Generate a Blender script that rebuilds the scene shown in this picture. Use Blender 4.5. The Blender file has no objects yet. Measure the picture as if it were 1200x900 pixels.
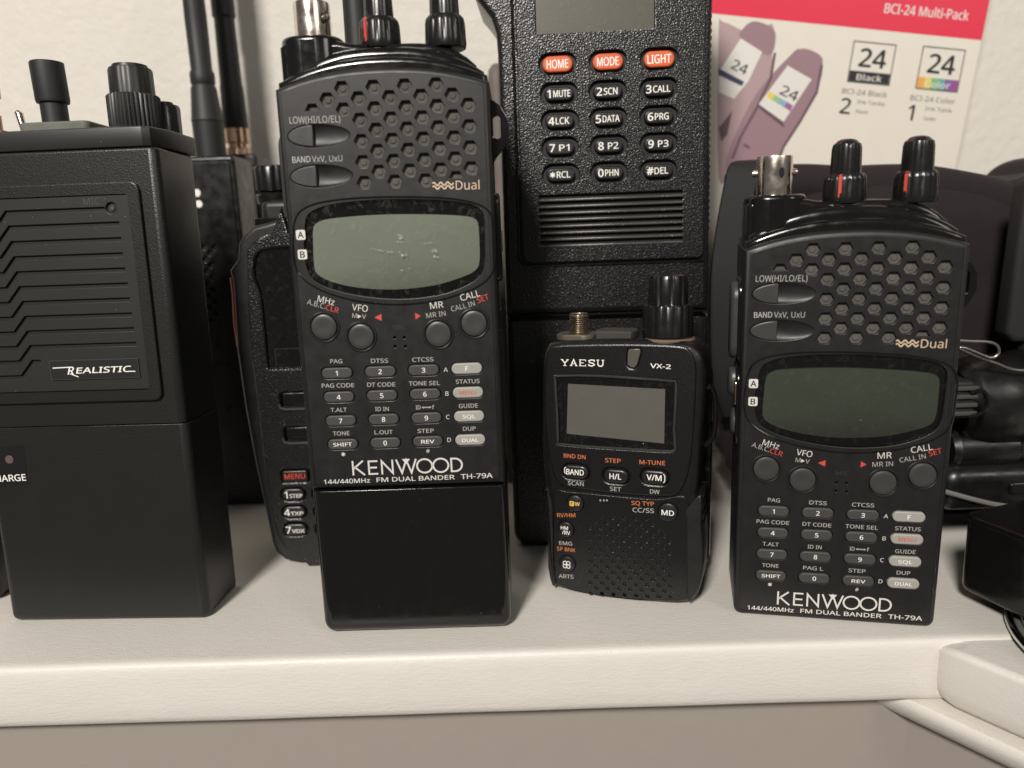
import bpy, bmesh, math, random
from mathutils import Vector, Matrix, noise
random.seed(7)
SC = bpy.context.scene
COL = SC.collection
MM = 0.001
PI = math.pi
# ------------------------------------------------------------------ camera geometry (millimetres)
CH = 123.64; FPX = 897.4
PT = math.radians(12.2214); RL = math.radians(-2.1228)
_fw = Vector((0, math.cos(PT), -math.sin(PT))); _up = Vector((0, math.sin(PT), math.cos(PT))); _rt = Vector((1, 0, 0))
CR = _rt*math.cos(RL) + _up*math.sin(RL); CU = -_rt*math.sin(RL) + _up*math.cos(RL)
CAM = Vector((0, 0, CH))
def ray(px, py): return _fw + CR*((px-600)/FPX) - CU*((py-450)/FPX)
def onz(px, py, z=0.0):
    d = ray(px, py); return CAM + d*((z-CH)/d.z)
def ony(px, py, y):
    d = ray(px, py); return CAM + d*(y/d.y)

class Pose:
    """front plane of a standing thing; turns a measured photo pixel into a point of that plane (mm)"""
    def __init__(s, x, y, yaw, lean, dv=0.0):
        s.x, s.y, s.yaw, s.lean, s.dv = x, y, math.radians(yaw), math.radians(lean), dv
        s.ax = Vector((math.cos(s.yaw), math.sin(s.yaw), 0)); s.nb = Vector((-math.sin(s.yaw), math.cos(s.yaw), 0))
        s.U = Vector((0, 0, math.cos(s.lean))) + s.nb*math.sin(s.lean); s.N = s.U.cross(s.ax)
        if s.N.dot(s.nb) < 0: s.N = -s.N
    def __call__(s, px, py, dy=0.0):
        B = Vector((s.x, s.y, 0)) + s.N*dy
        d = ray(px, py); t = (B-CAM).dot(s.N)/d.dot(s.N); X = CAM + d*t - B
        return (X.dot(s.ax), X.dot(s.U) - s.dv)

# ------------------------------------------------------------------ materials
MATS = {}
def mat(name, col, rough=0.5, metal=0.0, spec=0.5, coat=0.0, coat_rough=0.05, bump=None, vary=0.0, dust=0.0, dustscale=0.35,
        rvar=0.0, transmission=0.0, sheen=0.0, dustcol=(0.45, 0.42, 0.38)):
    """bump = list of (kind, scale per mm, strength, distance mm)"""
    if name in MATS: return MATS[name]
    m = bpy.data.materials.new(name); m.use_nodes = True
    nt = m.node_tree; N = nt.nodes; Lk = nt.links
    b = N['Principled BSDF']
    b.inputs['Base Color'].default_value = (*col, 1); b.inputs['Roughness'].default_value = rough
    b.inputs['Metallic'].default_value = metal; b.inputs['Specular IOR Level'].default_value = spec
    b.inputs['Coat Weight'].default_value = coat; b.inputs['Coat Roughness'].default_value = coat_rough
    if sheen: b.inputs['Sheen Weight'].default_value = sheen
    tc = N.new('ShaderNodeTexCoord')
    mp = N.new('ShaderNodeMapping'); mp.inputs['Scale'].default_value = (1000, 1000, 1000)
    Lk.new(tc.outputs['Object'], mp.inputs['Vector']); V = mp.outputs['Vector']
    colout = None
    if vary:
        nz = N.new('ShaderNodeTexNoise'); nz.inputs['Scale'].default_value = 0.12; nz.inputs['Detail'].default_value = 5
        Lk.new(V, nz.inputs['Vector'])
        mx = N.new('ShaderNodeMix'); mx.data_type = 'RGBA'
        mx.inputs[6].default_value = (*[c*(1-vary) for c in col], 1); mx.inputs[7].default_value = (*[min(1, c*(1+vary)) for c in col], 1)
        Lk.new(nz.outputs['Fac'], mx.inputs[0]); colout = mx.outputs[2]
    if dust:
        vo = N.new('ShaderNodeTexVoronoi'); vo.inputs['Scale'].default_value = dustscale; Lk.new(V, vo.inputs['Vector'])
        gate = N.new('ShaderNodeTexNoise'); gate.inputs['Scale'].default_value = 0.09; gate.inputs['Detail'].default_value = 3
        Lk.new(V, gate.inputs['Vector'])
        r1 = N.new('ShaderNodeMath'); r1.operation = 'MULTIPLY'; Lk.new(gate.outputs['Fac'], r1.inputs[0]); r1.inputs[1].default_value = 0.17*dustscale/0.35*dust*1.0
        lt = N.new('ShaderNodeMath'); lt.operation = 'LESS_THAN'; Lk.new(vo.outputs['Distance'], lt.inputs[0]); Lk.new(r1.outputs[0], lt.inputs[1])
        sc = N.new('ShaderNodeMath'); sc.operation = 'MULTIPLY'; Lk.new(lt.outputs[0], sc.inputs[0]); Lk.new(vo.outputs['Color'], sc.inputs[1])
        mx = N.new('ShaderNodeMix'); mx.data_type = 'RGBA'; Lk.new(sc.outputs[0], mx.inputs[0])
        if colout: Lk.new(colout, mx.inputs[6])
        else: mx.inputs[6].default_value = (*col, 1)
        mx.inputs[7].default_value = (*dustcol, 1); colout = mx.outputs[2]
    if colout: Lk.new(colout, b.inputs['Base Color'])
    if rvar:
        nz = N.new('ShaderNodeTexNoise'); nz.inputs['Scale'].default_value = 0.25; nz.inputs['Detail'].default_value = 6
        Lk.new(V, nz.inputs['Vector'])
        mr = N.new('ShaderNodeMapRange'); mr.inputs['To Min'].default_value = max(0, rough-rvar); mr.inputs['To Max'].default_value = min(1, rough+rvar)
        mr.inputs['From Min'].default_value = .3; mr.inputs['From Max'].default_value = .7
        Lk.new(nz.outputs['Fac'], mr.inputs['Value']); Lk.new(mr.outputs[0], b.inputs['Roughness'])
    prev = None
    for kind, scale, st, dist in (bump or []):
        if kind == 'voronoi':
            t = N.new('ShaderNodeTexVoronoi'); t.feature = 'SMOOTH_F1'; out = 'Distance'
        else:
            t = N.new('ShaderNodeTexNoise'); t.inputs['Detail'].default_value = 4; out = 'Fac'
        t.inputs['Scale'].default_value = scale
        if kind == 'brush':
            mp2 = N.new('ShaderNodeMapping'); mp2.inputs['Scale'].default_value = (180, 900, 900)
            Lk.new(tc.outputs['Object'], mp2.inputs['Vector']); Lk.new(mp2.outputs['Vector'], t.inputs['Vector'])
        elif kind == 'weave':
            mp2 = N.new('ShaderNodeMapping'); mp2.inputs['Scale'].default_value = (1000, 1000, 300)
            Lk.new(tc.outputs['Object'], mp2.inputs['Vector']); Lk.new(mp2.outputs['Vector'], t.inputs['Vector'])
        else: Lk.new(V, t.inputs['Vector'])
        bp = N.new('ShaderNodeBump'); bp.inputs['Strength'].default_value = st; bp.inputs['Distance'].default_value = dist*MM
        Lk.new(t.outputs[out], bp.inputs['Height'])
        if prev: Lk.new(prev.outputs['Normal'], bp.inputs['Normal'])
        prev = bp
    if prev: Lk.new(prev.outputs['Normal'], b.inputs['Normal'])
    MATS[name] = m
    return m

def glass_mat(name, tint=(1, 1, 1), rough=0.02, dirt=0.0):
    if name in MATS: return MATS[name]
    m = bpy.data.materials.new(name); m.use_nodes = True; nt = m.node_tree; N = nt.nodes; Lk = nt.links
    N.remove(N['Principled BSDF']); out = N['Material Output']
    tr = N.new('ShaderNodeBsdfTransparent'); tr.inputs['Color'].default_value = (*tint, 1)
    gl = N.new('ShaderNodeBsdfGlossy'); gl.inputs['Roughness'].default_value = rough
    fr = N.new('ShaderNodeFresnel'); fr.inputs['IOR'].default_value = 1.5
    mx = N.new('ShaderNodeMixShader'); Lk.new(fr.outputs[0], mx.inputs[0]); Lk.new(tr.outputs[0], mx.inputs[1]); Lk.new(gl.outputs[0], mx.inputs[2])
    last = mx
    if dirt:
        tc = N.new('ShaderNodeTexCoord'); mp = N.new('ShaderNodeMapping'); mp.inputs['Scale'].default_value = (1000, 1000, 1000)
        Lk.new(tc.outputs['Object'], mp.inputs['Vector'])
        vo = N.new('ShaderNodeTexVoronoi'); vo.inputs['Scale'].default_value = .16; Lk.new(mp.outputs[0], vo.inputs['Vector'])
        nz = N.new('ShaderNodeTexNoise'); nz.inputs['Scale'].default_value = .35; nz.inputs['Detail'].default_value = 8; nz.inputs['Distortion'].default_value = 1.5
        Lk.new(mp.outputs[0], nz.inputs['Vector'])
        mr = N.new('ShaderNodeMapRange'); mr.inputs['From Min'].default_value = .52; mr.inputs['From Max'].default_value = .85; mr.inputs['To Max'].default_value = dirt
        Lk.new(nz.outputs['Fac'], mr.inputs['Value'])
        lt = N.new('ShaderNodeMath'); lt.operation = 'LESS_THAN'; lt.inputs[1].default_value = .035; Lk.new(vo.outputs['Distance'], lt.inputs[0])
        ad = N.new('ShaderNodeMath'); ad.operation = 'MULTIPLY_ADD'; ad.inputs[1].default_value = .5; Lk.new(lt.outputs[0], ad.inputs[0]); Lk.new(mr.outputs[0], ad.inputs[2])
        df = N.new('ShaderNodeBsdfDiffuse'); df.inputs['Color'].default_value = (.55, .53, .48, 1)
        m2 = N.new('ShaderNodeMixShader'); Lk.new(ad.outputs[0], m2.inputs[0]); Lk.new(mx.outputs[0], m2.inputs[1]); Lk.new(df.outputs[0], m2.inputs[2]); last = m2
    Lk.new(last.outputs[0], out.inputs['Surface'])
    MATS[name] = m
    return m

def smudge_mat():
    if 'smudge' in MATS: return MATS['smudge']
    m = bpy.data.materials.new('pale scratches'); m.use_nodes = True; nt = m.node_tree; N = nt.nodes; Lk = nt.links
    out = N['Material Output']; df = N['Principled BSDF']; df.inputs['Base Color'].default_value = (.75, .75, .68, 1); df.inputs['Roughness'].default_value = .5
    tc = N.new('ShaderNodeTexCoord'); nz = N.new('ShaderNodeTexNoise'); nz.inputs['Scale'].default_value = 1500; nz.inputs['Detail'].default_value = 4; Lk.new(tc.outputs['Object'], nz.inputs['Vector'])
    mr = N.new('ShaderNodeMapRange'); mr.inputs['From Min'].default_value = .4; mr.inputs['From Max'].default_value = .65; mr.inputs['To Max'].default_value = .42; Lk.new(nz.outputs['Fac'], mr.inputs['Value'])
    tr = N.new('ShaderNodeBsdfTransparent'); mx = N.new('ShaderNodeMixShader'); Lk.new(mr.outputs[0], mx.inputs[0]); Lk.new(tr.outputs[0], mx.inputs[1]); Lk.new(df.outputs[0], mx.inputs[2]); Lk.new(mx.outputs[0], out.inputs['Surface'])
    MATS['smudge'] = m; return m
K_BODY = mat('satin black plastic', (.0105, .0103, .0098), .43, vary=.12, rvar=.06, dust=.22, bump=[('noise', 6, .25, .02)])
K_GLOSS = mat('glossy black plastic', (.006, .006, .006), .17, vary=.2, rvar=.08, dust=.25, bump=[('noise', .25, .12, .05)])
K_KEY = mat('charcoal rubber key', (.05, .05, .048), .55, bump=[('noise', 5, .2, .02)], vary=.15)
K_ROUND = mat('grey black button plastic', (.042, .043, .041), .4, vary=.15, rvar=.06)
K_LITE = mat('pale grey rubber key', (.34, .33, .30), .5, vary=.08)
K_WHITE = mat('pale grey print', (.66, .645, .60), .55)
K_DIM = mat('dim grey print', (.38, .375, .35), .55)
K_FAINT = mat('moulded dark lettering', (.035, .035, .034), .4)
K_RED = mat('red print', (.62, .07, .05), .5)
K_ORANGE = mat('orange print', (.55, .17, .06), .5)
K_GOLD = mat('pale gold print', (.62, .47, .33), .4)
K_BLACK = mat('deep black', (.004, .004, .004), .6)
K_LENS = mat('black lens surround', (.004, .004, .004), .12, vary=.1)
K_CLOTH = mat('dusty speaker cloth', (.09, .086, .076), .95, bump=[('noise', 2, .8, .25)], vary=.5)
K_LCD = mat('green grey display', (.20, .228, .175), .35, vary=.05)
K_LCDD = mat('darker reflecting green display', (.062, .074, .053), .35, vary=.08)  # same display on the second radio, its darker reflection put into the colour
CHROME = mat('worn nickel', (.72, .64, .56), .22, metal=1, rvar=.12, bump=[('noise', .9, .2, .05)], vary=.15)
COPPER = mat('coppery brass', (.62, .42, .31), .3, metal=1, rvar=.1, vary=.2)
STEEL = mat('polished steel', (.75, .74, .72), .12, metal=1)
KNOB = mat('shiny black knob', (.009, .009, .009), .27, rvar=.06, bump=[('noise', 1.2, .1, .03)], dust=.3)
RUBBER = mat('black rubber', (.012, .0125, .013), .55, vary=.15, bump=[('noise', 4, .3, .03)])
STIP = mat('stippled black casing', (.0085, .0085, .0083), .30, vary=.25, dust=.45, dustscale=.6, bump=[('voronoi', 2.1, .75, .2)])
STIPFINE = mat('fine stippled black casing', (.0065, .0065, .0063), .32, vary=.2, dust=.35, dustscale=.6, bump=[('voronoi', 3.4, .5, .12)])
LOUVRE = mat('highlit louvre edge', (.065, .062, .056), .3, vary=.5, dust=.8, dustscale=.8)  # paler than the casing: bright edge highlights put into the louvre colour
SATIN = mat('satin dark casing', (.006, .006, .006), .34, vary=.3, rvar=.1, dust=.15, bump=[('noise', 3, .3, .03)])
RIB = mat('matt ribbed rubber', (.014, .014, .014), .42, bump=[('noise', 2, .2, .03)], dust=.5)
R_BODY = mat('realistic grained casing', (.0105, .011, .010), .38, vary=.15, dust=.14, dustscale=.5, bump=[('voronoi', 3.0, .5, .11)])
R_PANEL = mat('smooth dark grille panel', (.017, .0175, .0155), .45, vary=.12, dust=.4, bump=[('noise', 5, .2, .02)])
R_LID = mat('smooth dark lid', (.016, .0165, .016), .36, vary=.12, dust=.3)
BRASS = mat('dull brass', (.46, .40, .32), .32, metal=1, rvar=.1, vary=.3)
BRONZE = mat('dusty bronze plate', (.14, .12, .09), .45, metal=.6, vary=.5, bump=[('noise', 1.2, .5, .1)])
GASKET = mat('worn grey green plate', (.12, .125, .105), .6, vary=.55, bump=[('noise', 1.2, .6, .15)])
V_KEY = mat('black rubber key', (.014, .014, .014), .32, rvar=.06)
PRINTW = mat('white print', (.85, .83, .77), .5)
RED_KEY = mat('orange red key', (.66, .115, .035), .42, vary=.05)
LCD_GREY = mat('warm grey display', (.115, .108, .085), .4, vary=.1)
LCD_VX = mat('grey display', (.155, .15, .132), .35, vary=.06)
GLASS = glass_mat('display glass', (.97, .97, .96), .03, .10)
GLASSC = glass_mat('clean display glass', (.9, .9, .9), .03, .03)
WALLM = mat('cream painted wall', (.66, .63, .57), .7, vary=.04, bump=[('noise', .22, .5, 1.2), ('noise', .7, .4, .35)])
SHELFM = mat('off white painted wood', (.69, .66, .61), .45, vary=.03, dust=.45, dustscale=.3, dustcol=(.22, .17, .12), bump=[('brush', 1.6, .4, .22), ('noise', 1.5, .5, .16), ('noise', .35, .2, .3)])
LOWM = mat('even taupe wall', (.32, .285, .25), .75, vary=.03, bump=[('noise', .3, .2, .3)])  # one even taupe, darker than the wall above the shelf
YELLOW = mat('yellow print', (.75, .48, .12), .5)

# ------------------------------------------------------------------ mesh building
_tcache = {}
import os
def _font():
    try:
        p = os.path.join(bpy.utils.system_resource('DATAFILES'), 'fonts', 'NotoSansHebrew-Regular.woff2')     # the sans that ships inside Blender
        return bpy.data.fonts.load(p)
    except Exception:
        return None
FONT = _font()
def text_raw(s, bold):
    k = (s, bold)
    if k in _tcache: return _tcache[k]
    cu = bpy.data.curves.new('t', 'FONT'); cu.body = s; cu.size = 1; cu.resolution_u = 3; cu.font = FONT or cu.font; cu.offset = 0.0
    o = bpy.data.objects.new('t', cu); me = o.to_mesh()
    vs = [(v.co.x, v.co.y) for v in me.vertices]; fs = [tuple(p.vertices) for p in me.polygons]
    o.to_mesh_clear(); bpy.data.objects.remove(o); bpy.data.curves.remove(cu)
    _tcache[k] = (vs, fs); return _tcache[k]
_H = None
def cap_h():
    global _H
    if _H is None:
        vs, _ = text_raw('H', 0.0); _H = max(v[1] for v in vs)
    return _H

def area2(p): return sum(p[i][0]*p[(i+1) % len(p)][1] - p[(i+1) % len(p)][0]*p[i][1] for i in range(len(p)))
def ccw(p): return list(p) if area2(p) > 0 else list(p)[::-1]
def inset(p, d):
    n = len(p); out = []
    for i in range(n):
        a, b, c = p[i-1], p[i], p[(i+1) % n]
        e1 = Vector((b[0]-a[0], b[1]-a[1])); e2 = Vector((c[0]-b[0], c[1]-b[1]))
        if e1.length < 1e-9 or e2.length < 1e-9: out.append(b); continue
        e1.normalize(); e2.normalize()
        n1 = Vector((-e1.y, e1.x)); n2 = Vector((-e2.y, e2.x)); m = n1 + n2
        if m.length < 1e-6: m = n1
        m.normalize(); k = d/max(.45, m.dot(n1))
        out.append((b[0]+m.x*k, b[1]+m.y*k))
    return out
def arc(cx, cy, r, a0, a1, n): return [(cx+r*math.cos(a0+(a1-a0)*i/n), cy+r*math.sin(a0+(a1-a0)*i/n)) for i in range(n+1)]
def rrect(x0, z0, x1, z1, r, n=5):
    if isinstance(r, (int, float)): r = (r, r, r, r)   # bl, br, tr, tl
    return (arc(x0+r[0], z0+r[0], r[0], PI, 1.5*PI, n) + arc(x1-r[1], z0+r[1], r[1], 1.5*PI, 2*PI, n)
            + arc(x1-r[2], z1-r[2], r[2], 0, .5*PI, n) + arc(x0+r[3], z1-r[3], r[3], .5*PI, PI, n))
def pill(cx, cz, hw, hh, n=8): return rrect(cx-hw, cz-hh, cx+hw, cz+hh, hh*.98, n)
def ell(cx, cz, a, b, n=28): return [(cx+a*math.cos(2*PI*i/n), cz+b*math.sin(2*PI*i/n)) for i in range(n)]
def cr_closed(P, n=4):
    out = []; m = len(P)
    for i in range(m):
        p0, p1, p2, p3 = P[i-1], P[i], P[(i+1) % m], P[(i+2) % m]
        for j in range(n):
            t = j/n
            out.append(tuple(.5*((2*p1[k])+(-p0[k]+p2[k])*t+(2*p0[k]-5*p1[k]+4*p2[k]-p3[k])*t*t+(-p0[k]+3*p1[k]-3*p2[k]+p3[k])*t**3) for k in range(len(p1))))
    return out
def cr_open(P, n=6):
    out = []; m = len(P)
    for i in range(m-1):
        p0, p1, p2, p3 = P[max(0, i-1)], P[i], P[i+1], P[min(m-1, i+2)]
        for j in range(n):
            t = j/n
            out.append(tuple(.5*((2*p1[k])+(-p0[k]+p2[k])*t+(2*p0[k]-5*p1[k]+4*p2[k]-p3[k])*t*t+(-p0[k]+3*p1[k]-3*p2[k]+p3[k])*t**3) for k in range(len(p1))))
    out.append(tuple(P[-1])); return out

FRONT = lambda a, b, d: (a, d, b)      # outline in x,z ; depth along y
TOP = lambda a, b, d: (a, b, d)        # outline in x,y ; extent along z
SIDE = lambda a, b, d: (d, a, b)       # outline in y,z ; extent along x

class MB:
    def __init__(s): s.v = []; s.f = []; s.m = []; s.mats = []
    def mi(s, m):
        if m not in s.mats: s.mats.append(m)
        return s.mats.index(m)
    def add(s, vs, fs, m):
        o = len(s.v); k = s.mi(m); s.v += [tuple(v) for v in vs]
        for f in fs: s.f.append(tuple(i+o for i in f)); s.m.append(k)
        return s
    def slab(s, poly, d0, d1, b0=0.0, b1=0.0, m=None, ax=FRONT, seg=3, cap0=True, cap1=True):
        """outline extruded from depth d0 to d1, b0 / b1 = rounded edge radius at either end"""
        poly = ccw(poly); rings = []
        sg = 1 if d1 > d0 else -1
        if b0 > 0:
            for i in range(seg+1):
                a = PI/2*i/seg; rings.append((inset(poly, b0*(1-math.sin(a))), d0+sg*b0*(1-math.cos(a))))
        else: rings.append((poly, d0))
        if b1 > 0:
            for i in range(seg+1):
                a = PI/2*(1-i/seg); rings.append((inset(poly, b1*(1-math.sin(a))), d1-sg*b1*(1-math.cos(a))))
        else: rings.append((poly, d1))
        n = len(poly); vs = []; fs = []
        for P, d in rings: vs += [ax(p[0], p[1], d) for p in P]
        for r in range(len(rings)-1):
            for i in range(n):
                j = (i+1) % n; fs.append((r*n+i, r*n+j, (r+1)*n+j, (r+1)*n+i))
        if cap0: fs.append(tuple(range(n))[::-1])
        if cap1: fs.append(tuple(range((len(rings)-1)*n, len(rings)*n)))
        return s.add(vs, fs, m)
    def tray(s, poly, d_rim, d_floor, d_back, bev, m, wall=0.0):
        """shell with rounded front rim and a sunk floor (a face plate sits in it)"""
        poly = ccw(poly); seg = 4; rings = [(inset(poly, bev+.02), d_floor), (inset(poly, bev+.02), d_rim)]
        for i in range(1, seg+1):
            a = PI/2*i/seg; rings.append((inset(poly, bev*(1-math.sin(a))), d_rim+bev*(1-math.cos(a))))
        bb = 2.0
        for i in range(seg+1):
            a = PI/2*(1-i/seg); rings.append((inset(poly, bb*(1-math.sin(a))), d_back-bb*(1-math.cos(a))))
        n = len(poly); vs = []; fs = []
        for P, d in rings: vs += [FRONT(p[0], p[1], d) for p in P]
        for r in range(len(rings)-1):
            for i in range(n):
                j = (i+1) % n; fs.append((r*n+i, r*n+j, (r+1)*n+j, (r+1)*n+i))
        fs.append(tuple(range(n))); fs.append(tuple(range((len(rings)-1)*n, len(rings)*n)))
        return s.add(vs, fs, m)
    def plate(s, outer, holes, d0, d1, m, bev=.12, ax=FRONT):
        cu = bpy.data.curves.new('c', 'CURVE'); cu.dimensions = '2D'; cu.fill_mode = 'BOTH'
        for k, lp in enumerate([outer]+list(holes)):
            lp = ccw(lp)
            if k: lp = lp[::-1]
            sp = cu.splines.new('POLY'); sp.points.add(len(lp)-1); sp.use_cyclic_u = True
            for q, p in zip(sp.points, lp): q.co = (p[0], p[1], 0, 1)
        cu.extrude = max(.001, abs(d1-d0)/2-bev); cu.bevel_depth = bev; cu.bevel_resolution = 1; cu.offset = -bev
        o = bpy.data.objects.new('c', cu); me = o.to_mesh()
        dc = (d0+d1)/2
        vs = [ax(v.co.x, v.co.y, dc-v.co.z) for v in me.vertices]; fs = [tuple(p.vertices) for p in me.polygons]
        o.to_mesh_clear(); bpy.data.objects.remove(o); bpy.data.curves.remove(cu)
        return s.add(vs, fs, m)
    def lathe(s, cx, cy, prof, m, seg=40, fl=0, fd=0.0, frange=None, axis='z', sharp=2.0):
        """prof = [(r, h)] ; fl flutes of relative depth fd where h is inside frange"""
        vs = []; fs = []
        for r, h in prof:
            for i in range(seg):
                a = 2*PI*i/seg; rr = r
                if fl and frange[0] <= h <= frange[1]:
                    c = .5+.5*math.cos(a*fl); rr = r*(1-fd*(c**sharp))
                x, y = rr*math.cos(a), rr*math.sin(a)
                if axis == 'z': vs.append((cx+x, cy+y, h))
                elif axis == 'y': vs.append((cx+x, h, cy+y))
                else: vs.append((h, cx+x, cy+y))
        for k in range(len(prof)-1):
            for i in range(seg):
                j = (i+1) % seg; fs.append((k*seg+i, k*seg+j, (k+1)*seg+j, (k+1)*seg+i))
        fs.append(tuple(range(seg))[::-1]); fs.append(tuple(range((len(prof)-1)*seg, len(prof)*seg)))
        return s.add(vs, fs, m)
    def tube(s, pts, r, m, n=8, closed=False):
        vs = []; fs = []; pts = [Vector(p) for p in pts]; N = len(pts); ref = Vector((.31, .9, .29)).normalized()
        for i, p in enumerate(pts):
            t = (pts[(i+1) % N]-pts[i-1]) if closed else (pts[min(N-1, i+1)]-pts[max(0, i-1)])
            t.normalize(); a = t.cross(ref); a.normalize(); b = t.cross(a)
            rr = r[i] if isinstance(r, (list, tuple)) else r
            for k in range(n):
                q = 2*PI*k/n; vs.append(p + a*(rr*math.cos(q)) + b*(rr*math.sin(q)))
        for i in range(N if closed else N-1):
            for k in range(n):
                l = (k+1) % n; i2 = (i+1) % N; fs.append((i*n+k, i*n+l, i2*n+l, i2*n+k))
        if not closed: fs.append(tuple(range(n))[::-1]); fs.append(tuple(range((N-1)*n, N*n)))
        return s.add(vs, fs, m)
    def text(s, txt, p0, p1, cap, d, m, bold=.0, shear=0.0, th=.04):
        vs, fs = text_raw(txt, 0)
        if not vs: return s
        x0 = min(v[0] for v in vs); x1 = max(v[0] for v in vs)
        if len(txt) == 1:                         # a single glyph keeps its own proportions, centred
            hw = (x1-x0)*cap/cap_h()/2*1.05; cx_ = (p0[0]+p1[0])/2; p0 = (cx_-hw, p0[1]); p1 = (cx_+hw, p1[1])
        dx, dz = p1[0]-p0[0], p1[1]-p0[1]; W = math.hypot(dx, dz); ca, sa = dx/W, dz/W
        kx = W/max(1e-6, (x1-x0)); kz = cap/cap_h()
        out = []
        for x, y in vs:
            X = (x-x0)*kx; Z = y*kz; X += Z*shear
            out.append((p0[0]+X*ca-Z*sa, d, p0[1]+X*sa+Z*ca))
        s.add(out, fs, m)
        if bold > .015:                           # heavier lettering: the same outline laid again a hair to each side
            w = bold*1.1*cap
            for i, (ex, ez) in enumerate(((-w, 0), (w, 0), (0, w*.6), (0, -w*.6))):
                s.add([(x+ex*ca-ez*sa, y-.004*(i+1), z+ex*sa+ez*ca) for x, y, z in out], fs, m)
        return s
    def poly(s, pts, d, m, ax=FRONT):
        return s.add([ax(p[0], p[1], d) for p in pts], [tuple(range(len(pts)))], m)
    def stroke(s, pts, w, d, m, closed=False, ax=FRONT):
        """flat line of width w through 2D points with mitred joints"""
        n = len(pts); L_, R_ = [], []
        for i in range(n):
            a = pts[i-1] if (i > 0 or closed) else None; c = pts[(i+1) % n] if (i < n-1 or closed) else None; b = pts[i]
            e1 = Vector((b[0]-a[0], b[1]-a[1])).normalized() if a else None; e2 = Vector((c[0]-b[0], c[1]-b[1])).normalized() if c else None
            e1 = e1 or e2; e2 = e2 or e1
            n1 = Vector((-e1.y, e1.x)); n2 = Vector((-e2.y, e2.x)); mm = n1+n2
            if mm.length < 1e-6: mm = n1
            mm.normalize(); k = w/2/max(.35, mm.dot(n1))
            L_.append((b[0]+mm.x*k, b[1]+mm.y*k)); R_.append((b[0]-mm.x*k, b[1]-mm.y*k))
        vs = [ax(p[0], p[1], d) for p in L_+R_]; fs = []
        for i in range(n if closed else n-1):
            j = (i+1) % n; fs.append((i, j, n+j, n+i))
        return s.add(vs, fs, m)
    def xf(s, M):
        s.v = [tuple(M @ Vector(v)) for v in s.v]; return s
    def build(s, name, parent=None, loc=(0, 0, 0), angle=35, label=None, smooth=True):
        me = bpy.data.meshes.new(name)
        bm = bmesh.new()
        vv = [bm.verts.new((a*MM, b*MM, c*MM)) for a, b, c in s.v]
        for f, k in zip(s.f, s.m):
            try: fc = bm.faces.new([vv[i] for i in f]); fc.material_index = k
            except ValueError: pass
        bmesh.ops.remove_doubles(bm, verts=bm.verts, dist=1e-7)
        bmesh.ops.recalc_face_normals(bm, faces=bm.faces)
        bm.to_mesh(me); bm.free()
        for m in s.mats: me.materials.append(m)
        if smooth:
            me.shade_smooth(); me.set_sharp_from_angle(angle=math.radians(angle))
            for p in me.polygons:
                if max(abs(p.normal.y), abs(p.normal.z)) > .99999: p.use_smooth = False
        o = bpy.data.objects.new(name, me); COL.objects.link(o)
        o.location = Vector(loc)*MM
        if parent: o.parent = parent
        if label: o['label'] = label
        return o

def thing(name, label, cat, pose=None, loc=(0, 0, 0), rotz=0.0, group=None):
    o = bpy.data.objects.new(name, None); COL.objects.link(o); o.empty_display_size = .01
    if pose:
        o.location = Vector((pose.x, pose.y, 0))*MM; o.rotation_euler = (-pose.lean, 0, pose.yaw)
    else:
        o.location = Vector(loc)*MM; o.rotation_euler = (0, 0, rotz)
    o['label'] = label; o['category'] = cat
    if group: o['group'] = group
    return o
def tag(o, label, cat, group=None):
    o['label'] = label; o['category'] = cat
    if group: o['group'] = group
    return o
def struct(o): o['kind'] = 'structure'; return o
def wavy(x0, x1, z, amp, n, w, d, m, mb):
    pts = [(x0+(x1-x0)*i/(n*8), z+amp*math.sin(2*PI*i/8+.4)) for i in range(n*8+1)]
    mb.stroke(pts, w, d, m)

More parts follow.
